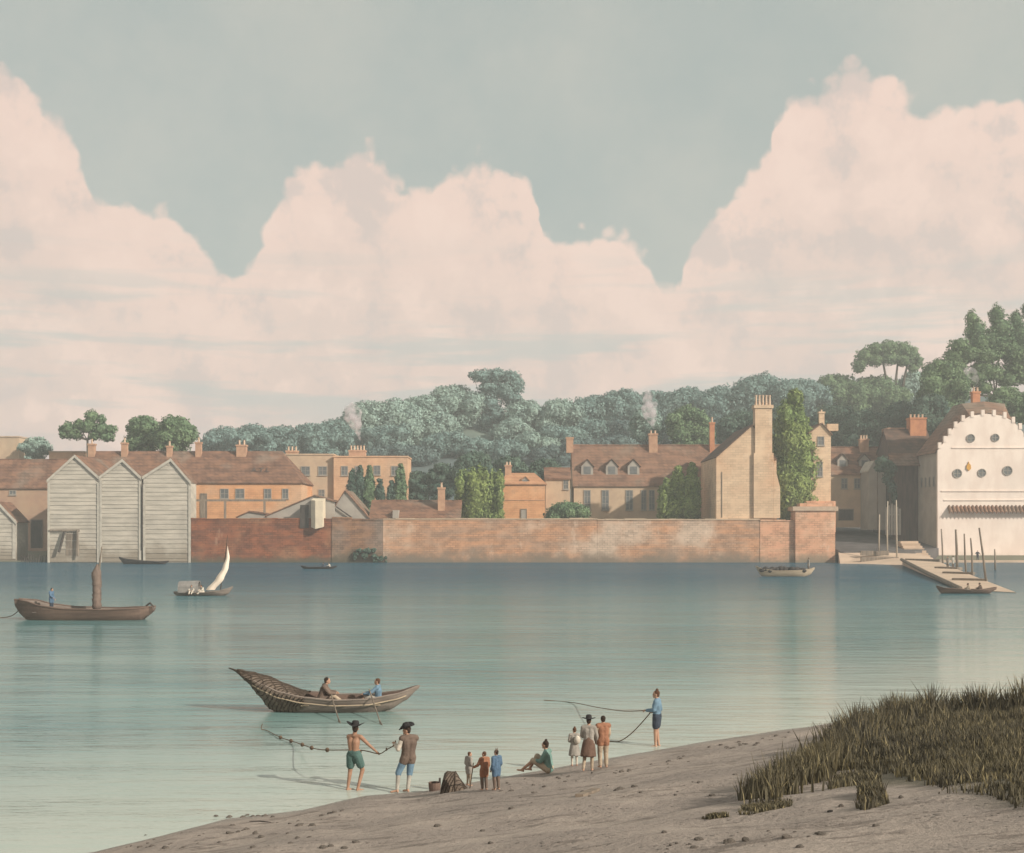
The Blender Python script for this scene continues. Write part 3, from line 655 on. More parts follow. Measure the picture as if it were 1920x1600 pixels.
# low sheds behind the river wall
t = gable_front('coal_shed', 'low wide grey shed with a hoist chute hung over the wall', 'shed', 238.2, 8, 500, 627, 7, (590,930), 968, 941, M['wall_grey'], M['tile_buff'], trim=None)
mb = MB(); a, b = wx(583,235), wx(606,235); zt, zb = wz(938,235), wz(990,235)
mb.prism_z([(a,237.9),(a,235.2),(a+0.9,234.3),(b,234.3),(b,237.9)][::-1], [zb+0.5,zb+0.1,zb-0.2,zb+0.1,zb+0.5][::-1], [zt+0.4,zt,zt-0.1,zt-0.1,zt+0.4][::-1])
mb.build('chute', M['cream'], t)
MB().box(wx(563,236), wx(579,236), 235.78, 235.9, wz(990,236), wz(947,236)).build('chute_shadow', M['timber_dark'], t)  # dark panel painted in as the chute's cast shadow
t = gable_front('gabled_shed', 'grey gabled shed with one long brown roof slope behind the wall', 'shed', 239, 12, 624, 692, 7, (647,921), 957, 972, M['wall_grey'], M['tile_buff'])
MB().tube([(wx(630,238.6),238.6,wz(950,238.6)),(wx(660,238.6),238.6,wz(971,238.6))], 0.14, 6).build('brace', M['timber_dark'], t)
t = gable_front('gabled_shed', 'tiny grey roof peeping over the wall beside the wide shed', 'shed', 240, 6, 446, 500, 7, (468,960), 970, 965, M['wall_grey'], M['tile_brown'])
t = house_x('low_tiled_shed', 'long low shed with brown tiles just above the river wall', 'shed', 239.5, 10, 694, 862, 7, 973, 941, M['wall_tan'], M['tile_brown'])
chimney(t, 241.5, 821, 834, 914, 952, pots=1, mat=M['chimney_brick'], poth=9)
MB().box(wx(737,240), wx(748,240), 239.0, 241.5, wz(972,240), wz(957,240)).build('hatch', M['wall_grey'], t)
# orange cottage, annex, dormered house
t = house_x('orange_cottage', 'square orange cottage with hipped roof behind the willow', 'house', 250, 8, 943, 1022, 7, 909, 887, M['wall_orange'], M['tile_orange'], hipl=6, hipr=20)
chimney(t, 253, 947, 959, 872, 890, pots=2, poth=6)
dormer(t, 250.6, 2.5, 985, 894, 907, 11, M['tile_orange'], M['wall_grey'])
door(t, 250, 982, 956, 974, 9, M['wall_grey'])
z = wz(938, 250); MB().box(wx(943,250)-0.02, wx(1022,250)+0.02, 249.92, 249.997, z-0.07, z+0.07).build('string_course', M['chimney_brick'], t)
t = house_x('brown_annex', 'small brown annex between the orange cottage and the dormered house', 'house', 256.5, 8, 1023, 1069, 7, 898, 880, M['wall_tan'], M['tile_brown'])
window(t, 256.5, 1061, 909, 10, 18, (1,1))
t = house_x('dormered_house', 'broad tan house with three dormers in its brown tiled roof', 'house', 258, 14, 1076, 1372, 6.5, 909, 837, M['wall_tan'], M['tile_buff'])
for cx in (1101, 1147, 1188): dormer(t, 259.6, 4.5, cx, 862, 890, 22, M['tile_dark'], M['wall_grey'])
for cx, w in ((1101,13),(1135,14),(1180,14),(1207,10),(1222,11)): window(t, 258, cx, 938, w, 38, (1,2))
chimney(t, 263.6, 1062, 1075, 820, 842, pots=0); chimney(t, 263.6, 1217, 1233, 813, 842, pots=2, poth=6); chimney(t, 263.6, 1331, 1340, 792, 842, pots=1, poth=10, mat=M['chimney_orange'])
# chimney house on the wall
Y = 236.6
t = gable_front('chimney_house', 'tall buff gabled house with one great chimney stack by the water', 'house', Y, 19, 1343, 1456, 5.5, (1411,798), 858, 862, M['wall_buff'], M['tile_dark'], oh=0.1)
k = Y/FL; x0, x1 = wx(1415,Y), wx(1447,Y)
mb = MB(); mb.box(x0-0.25, x1+0.25, Y-0.5, Y-0.004, 8.2, wz(850,Y)); mb.box(x0, x1, Y-0.45, Y+1.6, wz(850,Y)+0.002, wz(762,Y)-0.4); mb.box(x0-0.2, x1+0.2, Y-0.65, Y+1.8, wz(762,Y)-0.398, wz(760,Y))
st = mb.build('chimney_stack', M['wall_buff'], t)
for i in range(5):
    q = x0+(x1-x0)*(i+0.5)/5; MB().lathe([(0.24,0),(0.2,0.9),(0.19,1.6),(0.25,1.9)], (q, Y+0.4, wz(760,Y)+0.002), 10).build('chimney_pot', M['pot'], st)
MB().prism_z([(wx(1450,Y),Y-0.003),(wx(1450,Y),Y-0.4),(wx(1462,Y),Y-0.4),(wx(1462,Y),Y-0.003)], 8.2, [wz(868,Y),wz(868,Y),wz(915,Y),wz(915,Y)]).build('buttress', M['wall_buff'], t)
MB().box(wx(1353,Y), wx(1354.2,Y), Y-0.12, Y-0.004, 8.3, wz(885,Y)).build('drainpipe', M['timber'], t)
# tower house and brown house
t = gable_front('tower_house', 'narrow buff tower-like house just beyond the tall poplar', 'house', 240.5, 9, 1518, 1558, 5.5, (1541,795), 812, 814, M['wall_buff'], M['tile_buff'])
window(t, 240.5, 1539, 827, 13, 17, (1,1)); window(t, 240.5, 1537, 880, 11, 28, (1,2))
chimney(t, 242, 1536, 1546, 772, 800, pots=1, poth=4, mat=M['wall_buff'])
mb = MB(); mb.box(wx(1551,243), wx(1572,243), 243, 244.4, wz(808,243), wz(795,243)); mb.build('side_chimney', M['wall_buff'], t)
MB().box(wx(1506,240.5), wx(1564,240.5), 239.3, 240.497, 5.6, wz(940,240.5)).build('plinth', M['brick_pink'], t)
t = house_x('brown_house', 'brown house with two pointed dormers above the slipway', 'house', 262, 10, 1556, 1664, 6.5, 888, 841, M['wall_tan'], M['tile_brown'])
for cx in (1580, 1621): dormer(t, 263.2, 3.5, cx, 852, 876, 19, M['tile_dark'], M['wall_grey'])
window(t, 262, 1583, 907, 12, 20, (1,1)); window(t, 262, 1607, 907, 12, 20, (1,1))
chimney(t, 266, 1613, 1629, 823, 845, pots=3, poth=7)
door(t, 262, 1586, 956, 976, 26)
t = gable_front('white_cottage', 'very narrow pale grey cottage squeezed beside the brown house', 'house', 256, 6, 1629, 1661, 6, (1638,866), 882, 884, M['wall_grey'], M['tile_brown'])
t.children[0].data.materials[0] = M['white_trim']
x = wx(1645, 256); MB().box(x-0.08, x+0.08, 255.85, 255.997, 6.1, wz(884,256)).build('drainpipe', M['timber'], t)
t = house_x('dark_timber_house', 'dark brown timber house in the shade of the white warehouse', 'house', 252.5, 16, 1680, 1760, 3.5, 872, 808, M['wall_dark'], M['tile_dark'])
chimney(t, 259, 1707, 1737, 783, 815, pots=4, mat=M['chimney_orange'], poth=7)
MB().box(wx(1664,262), wx(1697,262), 262, 266, 10, wz(802,262)).build('rear_gable', M['wall_pink_brown'], t)
mb = MB(); za, zb_ = wz(852,251.5), wz(874,250.5); mb.add([(wx(1668,251.5),250.3,zb_),(wx(1730,251.5),250.3,zb_),(wx(1730,251.5),252.45,za),(wx(1668,251.5),252.45,za),(wx(1668,251.5),250.3,zb_+.2),(wx(1730,251.5),250.3,zb_+.2),(wx(1730,251.5),252.45,za+.2),(wx(1668,251.5),252.45,za+.2)],
    [(3,2,1,0),(4,5,6,7),(0,1,5,4),(1,2,6,5),(2,3,7,6),(3,0,4,7)]); mb.build('lean_to_roof', M['tile_brown'], t)
t = thing('paling', 'whitish board paling at the head of the slipway', 'fence', (wx(1675,248),248,6))
for i in range(6):
    x = wx(1662+i*5, 248); MB().box(x-0.2, x+0.2, 247.9, 248, 5.0, wz(945+abs(i-2)*3,248)).build('pale', M['wall_grey'], t)
MB().box(wx(1661,248), wx(1689,248), 248.002, 248.1, wz(965,248)-.15, wz(965,248)+.1).build('rail', M['white_trim'], t)

# white warehouse
def warehouse():
    Y, Yb = 240.0, 251.5
    t = thing('white_warehouse', 'big white warehouse with five round windows at the water edge', 'warehouse', (wx(1850,Y),Y,0))
    left = [(1758,845),(1768,832),(1778,816),(1790,800),(1803,789),(1820,780),(1850,776)]
    out = left+[(2*1850-a, b) for a, b in left[-2::-1]]
    P = [(wx(a,Y), wz(b,Y)) for a, b in out]
    poly = [(P[0][0],-1.0),(P[-1][0],-1.0)]+P[::-1]
    MB().prism_y(poly, Y, Y+0.6).build('front_wall', M['wall_white'], t)
    xl, xr = P[0][0], P[-1][0]; ze = P[0][1]
    mb = MB(); mb.box(xl+0.02, xl+0.6, Y+0.602, Yb, -1, ze-0.3); mb.box(xr-0.6, xr-0.02, Y+0.602, Yb, -1, ze-0.3); mb.box(xl+0.602, xr-0.602, Yb-0.6, Yb, -1, ze-0.3)
    mb.build('side_wall', M['weatherboard'] if False else M['wall_grey'], t)  # grey where the front is white: the side's shade put into its colour
    # roof: arched verge at the front rising to a hipped ridge behind
    n = len(P); Y2 = 247.0
    zr = wz(753, Y2); rl, rr = wx(1806,Y2), wx(1882,Y2)
    sec0 = [(x, Y+0.25, z+0.02) for x, z in P]; sec0[0] = (xl-0.5, Y+0.25, ze-0.4); sec0[-1] = (xr+0.5, Y+0.25, ze-0.4)
    sec1 = []
    for i in range(n):
        f = i/(n-1)
        if f < 0.5:
            g = f/0.5; sec1.append((xl-0.5+(rl-xl+0.5)*min(1,g*1.15), Y2, ze-0.4+(zr-ze+0.4)*min(1,g*1.15)))
        elif f == 0.5: sec1.append(((rl+rr)/2, Y2, zr))
        else:
            g = (1-f)/0.5; sec1.append((xr+0.5+(rr-xr-0.5)*min(1,g*1.15), Y2, ze-0.4+(zr-ze+0.4)*min(1,g*1.15)))
    sec2 = [(x, Yb+0.3, z) for x, y, z in sec1]
    mb = MB(); V = sec0+sec1+sec2; fs = []
    for s in range(2):
        for i in range(n-1): fs.append((s*n+i, (s+1)*n+i, (s+1)*n+i+1, s*n+i+1)[::-1])
    fs.append(tuple(range(2*n, 3*n))); fs.append((0, n-1, 3*n-1, 2*n))
    mb.add(V, fs); mb.build('roof', M['tile_buff'], t)
    # raised blocks along the verge
    for a, b in ((1762,834),(1772,822),(1781,808),(1792,795),(1806,783),(1823,776),(1843,773),(1864,773),(1884,777),(1900,786),(1913,798),(1924,812)):
        x, z = wx(a,Y), wz(b,Y); MB().box(x-0.3, x+0.3, Y-0.12, Y+0.42, z-0.7, z+0.42).build('verge_block', M['wall_white'], t)
    for a, b, r in ((1820,822,8),(1866,821,7.6),(1795,888,8.6),(1841,887,8),(1889,883,9.2)):
        x, z, r = wx(a,Y), wz(b,Y), r*Y/FL
        mb = MB(); ring = []
        n_ = 24
        for k in range(n_):
            th = 2*math.pi*k/n_
            for rr_, yy in ((r,Y-0.003),(r,Y-0.16),(r*0.84,Y-0.16),(r*0.84,Y-0.003)): ring.append((x+rr_*math.cos(th), yy, z+rr_*math.sin(th)))
        fs = []
        for k in range(n_):
            q = (k+1)%n_
            for j in range(3): fs.append((k*4+j, q*4+j, q*4+j+1, k*4+j+1))
        mb.add(ring, fs); mb.box(x-0.05, x+0.05, Y-0.12, Y-0.07, z-r*0.83, z+r*0.83); mb.box(x-r*0.83, x+r*0.83, Y-0.115, Y-0.072, z-0.05, z+0.05)
        o = mb.build('round_window', M['frame'], t)
        MB().prism_y([(x+r*0.84*math.cos(2*math.pi*k/24), z+r*0.84*math.sin(2*math.pi*k/24)) for k in range(24)], Y-0.06, Y-0.004).build('pane', M['glass'], o)
    for py, x0 in ((840,1785),(921,1765),(938,1770)):
        z = wz(py,Y); MB().box(wx(x0,Y), xr-0.3, Y-0.16, Y-0.003, z-0.09, z+0.09).build('string_course', M['wall_white'], t)
    # scalloped tiled pent roof
    mb = MB(); n_ = 22; x0 = wx(1776,Y); z0, z1 = wz(963,Y), wz(951,Y); w = (xr-0.4-x0)/n_
    for i in range(n_):
        for j in range(4):
            xa, xb = x0+w*(i+j/4), x0+w*(i+(j+1)/4); ha, hb = 0.42*abs(math.sin(math.pi*j/4)), 0.42*abs(math.sin(math.pi*(j+1)/4))
            mb.add([(xa,Y-1.1,z0+ha),(xb,Y-1.1,z0+hb),(xb,Y-0.01,z1+hb),(xa,Y-0.01,z1+ha),(xa,Y-1.1,z0-0.12+ha),(xb,Y-1.1,z0-0.12+hb),(xb,Y-0.01,z1-.12),(xa,Y-0.01,z1-.12)], [(0,1,2,3),(4,5,1,0),(7,6,5,4)])
    mb.build('pent_roof', M['tile_buff'], t)
    for i in range(4):
        yy = Y+2.2+i*2.4; MB().box(xl-0.04, xl+0.018, yy-0.35, yy+0.35, wz(912,Y), wz(893,Y)).build('slit_window', M['glass'], t)
    x, z = wx(1816,Y), wz(876,Y)
    mb = MB(); mb.prism_y([(x,z-0.72),(x+0.42,z-0.3),(x+0.36,z+0.35),(x,z+0.75),(x-0.36,z+0.35),(x-0.42,z-0.3)], Y-0.22, Y-0.004); mb.box(x-0.05,x+0.05,Y-0.2,Y-0.01,z+0.752,z+1.0); mb.build('emblem', M['yellow'], t)
    chimney(t, 247.5, 1824, 1838, 734, 755, pots=2, mat=M['chimney_orange'], poth=8)
    return t
warehouse()

# ------------------------------------------------------------------ river wall, pier, slipway, causeway
t = thing('river_wall', 'long brick river wall standing straight out of the water', 'wall', (0,236,0))
for a, b, m, top, dy in ((358.5,622,'brick_red',972,0),(622.1,658,'brick_brown',970,-0.15),(658.1,718,'brick_brown',973,0.05),(718.1,1120,'brick_warm',972,0),(1120.1,1425,'brick_warm',973,-0.03),(1425.1,1491,'brick_pink',975,-0.1)):
    Y = 236+dy; z = wz(top,Y)
    o = MB().box(wx(a,Y), wx(b,Y), Y, Y+2.2, -1.5, z-0.25).build('wall_section', M[m], t)
    mb = MB(); xa, xe = wx(a,Y), wx(b,Y)-0.01
    while xa < xe-0.05:                                   # separate uneven coping stones
        xb = min(xa+random.uniform(1.3,2.6), xe); j = random.uniform(-.07,.07); mb.box(xa+0.012, xb-0.012, Y-0.12+random.uniform(-.04,.03), Y+2.3, z-0.249, z+j); xa = xb
    mb.build('coping', M[m] if m != 'brick_warm' else M['wall_tan'], o)
t = thing('brick_bastion', 'stout pinkish brick bastion ending the river wall at the slipway', 'wall', (wx(1530,235),235,0))
MB().prism_z([(wx(1491.5,235.2),235.2),(wx(1566,235.2),235.2),(wx(1566,235.2),246),(wx(1491.5,235.2),246)], -1.5, wz(958,235.2)).build('wall', M['brick_pink'], t)
MB().box(wx(1486,235.2), wx(1571,235.2), 234.9, 246.2, wz(958,235.2)+0.002, wz(950,235.2)).build('coping', M['stone_cap'], t)
MB().box(wx(1500,236), wx(1560,236), 236, 246, wz(950,235.2)+0.002, wz(944,236)).build('upper_course', M['brick_pink'], t)

def solve(px, py, zf):
    Y = 100.0
    while Y < 330 and wz(py, Y) > zf(Y): Y += 0.1
    return Vector((wx(px, Y), Y, zf(Y)))
CAUSE = lambda Y: 0.06+1.0*(Y-128)/108.0
def slip():
    # sloping road between the bastion and the warehouse
    P = [(60.2,234.7),(74,235.2),(80.0,240),(80.0,251),(86,262),(90,300),(60,300),(60.2,246)]
    rz = lambda y: 1.7+(y-231)*0.103
    o = MB().prism_z(P, [-1.0]*len(P), [rz(y) for x, y in P]).build('slipway_road', M['road']); tag(o, 'dark cobbled slipway road climbing from the beach', 'road', kind='structure')
    # beach at its foot
    B = [(58.6,228.5),(60,235.3),(66,235.4),(75,236),(76,231),(70,222),(66,212),(61.5,217)]
    bz = [-0.15,1.95,2.0,1.7,0.9,0.15,-0.25,-0.1]
    o = MB().prism_z(B[::-1], [-1.2]*len(B), [z+0.02 for z in bz[::-1]]).build('landing_beach', M['stone_pale']); tag(o, 'pale sandy landing beach below the slipway', 'beach', kind='structure')
    # causeway running out into the river
    L = [solve(1692,1050,CAUSE), solve(1740,1075,CAUSE), solve(1803,1105,CAUSE)]; Rr = [solve(1905,1111,CAUSE), solve(1840,1086,CAUSE), solve(1762,1054,CAUSE)]
    pts = L+Rr; P2 = [(p.x,p.y) for p in pts]
    t = thing('causeway', 'long pinkish plank causeway running down into the river', 'causeway', tuple(pts[1]*0.5+pts[4]*0.5))
    t.location.z = 0
    MB().prism_z(P2, [-1.0]*6, [p.z for p in pts]).build('deck', M['stone_pale'], t)
    for la, ra in ((1700,1762),(1757,1806),(1768,1824),(1784,1850)):
        pass
    for pyc, xa, xb in ((1050.5,1700,1765),(1066,1757,1800),(1075.5,1770,1825),(1088,1787,1850)):
        a = solve(xa, pyc-0.5, CAUSE); b = solve(xb, pyc+1.0, CAUSE); d = (b-a); n = Vector((-d.y,d.x,0)).normalized()*0.7
        mb = MB(); q = [a-n,b-n,b+n,a+n]; mb.prism_z([(p.x,p.y) for p in q][::1], [p.z-0.2 for p in (a,b,b,a)], [p.z+0.22 for p in (a,b,b,a)]); mb.build('sleeper', M['timber'], t)
    e0, e1, e2 = L
    mb = MB(); mb.tube([e0+Vector((-.15,0,.05)), e1+Vector((-.15,0,.05)), e2+Vector((-.15,0,.05))], 0.28, 6); mb.build('edge_beam', M['timber'], t)
    # steps beside the warehouse
    t = thing('stone_steps', 'pale stone steps at the corner of the white warehouse', 'steps', (73,240,0))
    n = 8
    for i in range(n):
        y0 = 233.2+i*1.15; z1 = 0.95+i*0.42; xa = 72.4+i*0.12; xb = 76.6
        MB().box(xa, xb, y0, y0+1.148 if i < n-1 else y0+1.6, 0.0, z1).build('step', M['stone_pale'] if i % 2 else M['stone_cap'], t)  # alternating tones stand in for the shading between risers and treads
    # ledge along the foot of the warehouse
    o = MB().box(wx(1752,238), 118, 236.0, 239.99, -1, 0.35).build('quay_ledge', M['stone_pale']); tag(o, 'narrow pale ledge at the foot of the white warehouse', 'quay', kind='structure')
    for i, (pyc, xa, xb, Y) in enumerate(((1034,1614,1666,231.5),(1046,1614,1684,228.5))):
        z = wz(pyc, Y); o = MB().box(wx(xa,Y), wx(xb,Y), Y-0.25, Y+0.25, z-0.75, z+0.1).build('timber_baulk', M['timber']); tag(o, ('upper', 'lower')[i]+' long timber baulk lying across the landing beach', 'timber baulk', 'timber baulks on the landing beach')
slip()
POSTS = [(1648,965,1022,1,236,'slim grey post at the head of the landing beach'),(1664,940,1037,0.4,232,'tall thin post rising from the beach before the paling'),(1682,938,1050,-1.5,229,'tallest pale post, at the lower edge of the landing beach')]
def post(px, pyt, pyb, lean, Y, label, r=0.14, mat='timber_pale', z=None):
    z0 = wz(pyb, Y); x0 = wx(px, Y); z1 = wz(pyt, Y); x1 = wx(px+lean, Y)
    mb = MB(); xm = (x0+x1)/2+random.uniform(-.1,.1); mb.tube([(x0,Y,z0-1.2),(xm,Y,(z0+z1)/2),(x1,Y,z1)], [r*1.1,r,r*0.75], 8)
    o = mb.build('mooring_post', M[mat], smooth=True); tag(o, label, 'post', 'mooring posts by the slipway')
for p in POSTS: post(*p)
for px, pyt, pyb, lean, lab in ((1768,992,1054,-3,'crooked mooring post nearest the warehouse corner'),(1795,993,1063,-3,'stout mooring post beside the two grey figures'),(1812,1001,1074,-4,'mooring post halfway down the causeway'),(1823,1009,1077,-3,'short thin post next below the halfway post'),(1866,1030,1061,-1,'lone short stake in open water by the quay ledge')):
    p = solve(px, pyb, CAUSE); post(px, pyt, pyb, lean, p.y, lab, r=0.13 if px != 1795 else 0.2, mat='timber')
p = solve(1851, 1090, CAUSE); post(1851, 990, 1090, -15, p.y, 'long leaning pole at the outer end of the causeway', r=0.13, mat='timber')
# weeds on the river wall

# ------------------------------------------------------------------ trees
def leaves(blobs, leaf, dens, rng, droop=0.0, elong=1.0):
    """leaf-sized faces spread through the outer shell of every clump."""
    Cn = np.array([b[0] for b in blobs]); Rd = np.array([b[1:4] for b in blobs])
    Vs = []; Fs = []; nb = 0
    for i, (c, r) in enumerate(zip(Cn, Rd)):
        area = 4*math.pi*((r[0]*r[1])**1.6/3+(r[0]*r[2])**1.6/3+(r[1]*r[2])**1.6/3)**(1/1.6)
        n = int(min(2600, max(40, dens*area/(leaf*leaf))))
        d = rng.normal(size=(n,3)); d /= np.linalg.norm(d, axis=1)[:,None]
        lump = 1+0.10*np.sin(d[:,0]*7+i)+0.10*np.sin(d[:,2]*8+2*i)
        rad = (rng.uniform(0.80,1.06,n)*lump)[:,None]
        p = c+d*r*rad
        keep = np.ones(n, bool)
        for j in range(len(Cn)):
            if j != i: keep &= (((p-Cn[j])/Rd[j])**2).sum(1) > 0.55
        p = p[keep]; d = d[keep]; n = len(p)
        if not n: continue
        nn = d+rng.normal(size=(n,3))*0.42; nn /= np.linalg.norm(nn, axis=1)[:,None]
        up = rng.normal(size=(n,3)); up[:,2] += droop
        a = up-(up*nn).sum(1)[:,None]*nn; a /= np.linalg.norm(a, axis=1)[:,None]; b = np.cross(nn, a)
        s = (leaf*rng.uniform(0.55,1.25,n))[:,None]
        q = np.stack([p-a*s*0.6*elong, p+b*s*0.38-nn*s*0.08, p+a*s*0.6*elong, p-b*s*0.38-nn*s*0.08], 1)
        Vs.append(q.reshape(-1,3)); Fs.append(np.arange(4*n).reshape(n,4)+nb); nb += 4*n
    # solid inner mass so that the sky does not shine through a whole clump
    for c, r in zip(Cn, Rd):
        k, m = 10, 7; v = []
        for j in range(m+1):
            ph = math.pi*j/m
            for t in range(k):
                th = 2*math.pi*t/k; u = np.array([math.sin(ph)*math.cos(th), math.sin(ph)*math.sin(th), math.cos(ph)])
                v.append(c+u*r*0.74*(1+0.14*math.sin(5*th+3*ph+c[0])))
        f = [(j*k+t, (j+1)*k+t, (j+1)*k+(t+1)%k, j*k+(t+1)%k) for j in range(m) for t in range(k)]
        Vs.append(np.array(v)); Fs.append(np.array(f)+nb); nb += len(v)
    return np.concatenate(Vs), np.concatenate(Fs)
def px_blob(Y, px, py, rx, ry=None, dy=0.0, depth=None):
    k = Y/FL; ry = ry or rx
    return (np.array([wx(px,Y), Y+dy, wz(py,Y)]), rx*k, (depth or rx)*k, ry*k)
def round_blobs(cx, top, w, bot, Y, rng, n=9):
    k = Y/FL; h = bot-top; out = [px_blob(Y, cx, top+h*0.52, w*0.36, h*0.40)]
    for i in range(n):
        a = math.pi*(0.02+0.96*(i+0.5)/n)+rng.uniform(-.12,.12); r = rng.uniform(0.15,0.23)
        out.append(px_blob(Y, cx+math.cos(a)*(w/2-w*r)*1.0, top+h*0.60-math.sin(a)*(h*0.60-w*r*0.8), w*r, w*r*0.85, rng.uniform(-.2,.2)*w*k))
    for i in range(n):
        r = rng.uniform(0.14,0.20); out.append(px_blob(Y, cx+rng.uniform(-.34,.34)*w, top+h*rng.uniform(0.3,0.85), w*r, w*r*0.8, -w*k*rng.uniform(0.22,0.36)))
    return out
def cone_blobs(cx, top, w, bot, Y, rng, lean=0, fat=0.45):
    h = bot-top; out = []; n = max(5, int(h/(w*0.30)))
    for i in range(n):
        f = (i+0.5)/n; ww = w*0.5*min(1, (0.25+1.5*f**0.8))*(1 if f < 0.75 else 1-0.35*(f-0.75)/0.25)
        for q in range(3):
            r = ww*rng.uniform(0.55,0.75); out.append(px_blob(Y, cx+lean*(1-f)+(q-1)*ww*0.42+rng.uniform(-.08,.08)*w, top+r*0.7+h*f*0.93, r, r*1.5, rng.uniform(-.25,.1)*w*Y/FL))
    return out
def willow_blobs(cx, top, w, bot, Y, rng, n=7):
    h = bot-top; out = []
    for i in range(n):
        f = (i+0.5)/n; x = cx-w/2+w*f; t = top+h*(0.03+0.20*abs(f-0.5)+rng.uniform(0,.08))
        for q in range(3):
            r = w/n*rng.uniform(0.62,0.85); out.append(px_blob(Y, x+rng.uniform(-2,2), t+h*(0.18+0.27*q), r, h*0.20, rng.uniform(-.28,.1)*w*Y/FL))
    out.append(px_blob(Y, cx, top+h*0.55, w*0.36, h*0.38))
    return out
def tree(name, label, blobs, Y, mat, group=None, leaf=0.5, dens=2.2, cat='tree', base=None, limbs=5, tr=0.35, droop=0.0, elong=1.0, seed=1, cx=None, zb=None):
    rng = np.random.default_rng(seed)
    x = wx(cx, Y) if cx is not None else float(np.mean([b[0][0] for b in blobs])); zb = land_z(x, Y) if zb is None else zb
    t = thing(name, label, cat, (x, Y, zb), group=group)
    V, F_ = leaves(blobs, leaf, dens, rng, droop, elong)
    np_mesh('crown', V, F_, M[mat], parent=t, org=(x, Y, zb))
    lo = min(b[0][2]-b[3]*0.3 for b in blobs); zc = float(np.mean([b[0][2] for b in blobs]))
    mb = MB(); zt = max(lo, zb+0.8) if limbs else zb+0.5; mb.tube([(x,Y,zb-0.6),(x+0.1,Y,zb+(zt-zb)*0.5),(x,Y,zt)], [tr*1.3,tr,tr*0.8], 8)
    idx = rng.permutation(len(blobs))[:limbs]
    for i in idx:
        c = blobs[i][0]; m = Vector((x*0.45+c[0]*0.55, Y*0.5+c[1]*0.5, zt*0.55+c[2]*0.45))
        mb.tube([(x,Y,zt-0.3), m, tuple(c)], [tr*0.5, tr*0.32, tr*0.12], 6)
    mb.build('trunk', M['bark'], t, smooth=True)
    return t
def hillY(px, bot):
    best = (1e9, 400)
    for Y in range(300, 474, 3):
        e = abs(land_z(wx(px,Y), Y)-wz(bot,Y))
        if e < best[0]: best = (e, Y)
    return best[1]
sd = 20
def rt(label, cx, top, w, bot, Y, mat, name='tree', group=None, n=9, leaf=None, **kw):
    global sd; sd += 1; Y = Y or hillY(cx, bot-6)
    return tree(name, label, round_blobs(cx, top, w, bot, Y, np.random.default_rng(sd), n), Y, mat, group, leaf or Y*0.00185, seed=sd, cx=cx, **kw)
# behind the sheds
rt('pale bluish bush beside the tall grey-brown brick block', 68, 819, 58, 872, 298, 'leaf_haze_pale', name='bush', cat='bush')
Y = 290
tree('tree', 'open spreading green tree with sky between its limbs, above the first boat shed', [px_blob(Y,*b) for b in ((172,782,14,13),(190,787,9,10),(148,797,12,12),(128,802,13,11),(117,806,8,8),(140,815,16,11),(165,800,18,14),(190,806,16,13),(208,806,12,10),(200,820,14,10),(120,815,10,8),(178,818,12,9))], Y, 'leaf_green', leaf=0.5, seed=3, cx=164, limbs=9, tr=0.3)
rt('dark green round tree rising behind the second chimney of the orange house', 272, 780, 82, 862, 285, 'leaf_green')
rt('brighter green round-headed tree close against the dark green one', 330, 780, 84, 862, 279, 'leaf_green', n=11)
GRP = 'hazy trees on the far hill'
far = [  # (label, cx, top, w, bottom, material)
 ('hazy blue round tree at the low upstream end of the hill wood', 420, 802, 84, 872, 'leaf_haze_blue'), ('wide hazy blue tree over the ridge of the orange house', 474, 798, 86, 874, 'leaf_haze_blue'),
 ('hazy blue tree above the join of brown roof and tan flat-topped house', 530, 800, 80, 868, 'leaf_haze_blue'), ('hazy blue tree above the tan flat-topped house', 580, 797, 78, 866, 'leaf_haze_blue'),
 ('hazy blue-green tree half behind the chimney smoke of the peach house', 628, 788, 90, 862, 'leaf_haze_blue'), ('tall pale tree whose top is blurred by the peach house smoke', 690, 754, 104, 842, 'leaf_haze_pale'),
 ('pale green tree above the end wall of the peach house', 742, 752, 92, 828, 'leaf_haze_pale'), ('light-topped tree on the skyline above the low tiled shed', 792, 744, 96, 818, 'leaf_haze_pale'),
 ('skyline tree just upstream of the tallest hill tree', 850, 724, 104, 806, 'leaf_haze_pale'), ('small pale tree on the open slope below the tallest hill tree', 832, 778, 60, 826, 'leaf_haze_pale'),
 ('rounded tree leaning on the tallest hill tree from downstream', 985, 752, 80, 826, 'leaf_haze_pale'), ('wide pale tree on the skyline above the orange cottage', 1050, 752, 96, 822, 'leaf_haze_pale'),
 ('lower pale tree on the slope above the willow', 960, 790, 74, 834, 'leaf_haze_pale'), ('blue-green tree on the skyline above the brown annex', 1112, 744, 92, 812, 'leaf_haze_blue'),
 ('blue-green skyline tree above the first dormer', 1165, 733, 96, 806, 'leaf_haze_blue'), ('blue-green skyline tree above the smoking chimney', 1232, 734, 92, 804, 'leaf_haze_blue'),
 ('dark skyline tree above the thin chimney', 1290, 730, 92, 800, 'leaf_haze_blue'), ('dark skyline tree upstream of the great chimney stack', 1352, 728, 96, 796, 'leaf_haze_blue'),
 ('tall dark skyline tree behind the great chimney pots', 1424, 705, 108, 790, 'leaf_haze_blue'), ('broad dark skyline tree behind the tall poplar', 1500, 712, 112, 790, 'leaf_haze_blue'),
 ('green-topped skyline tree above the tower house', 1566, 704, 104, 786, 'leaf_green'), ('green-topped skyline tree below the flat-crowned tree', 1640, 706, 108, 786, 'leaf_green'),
 ('small rounded skyline tree next to the big dark tree mass', 1716, 698, 84, 782, 'leaf_haze_pale')]
for lab, cx, top, w, bot, mt in far: rt(lab, cx, top-2, w*1.14, bot+4, None, mt, group=GRP, n=int(8+(cx*7)%5))
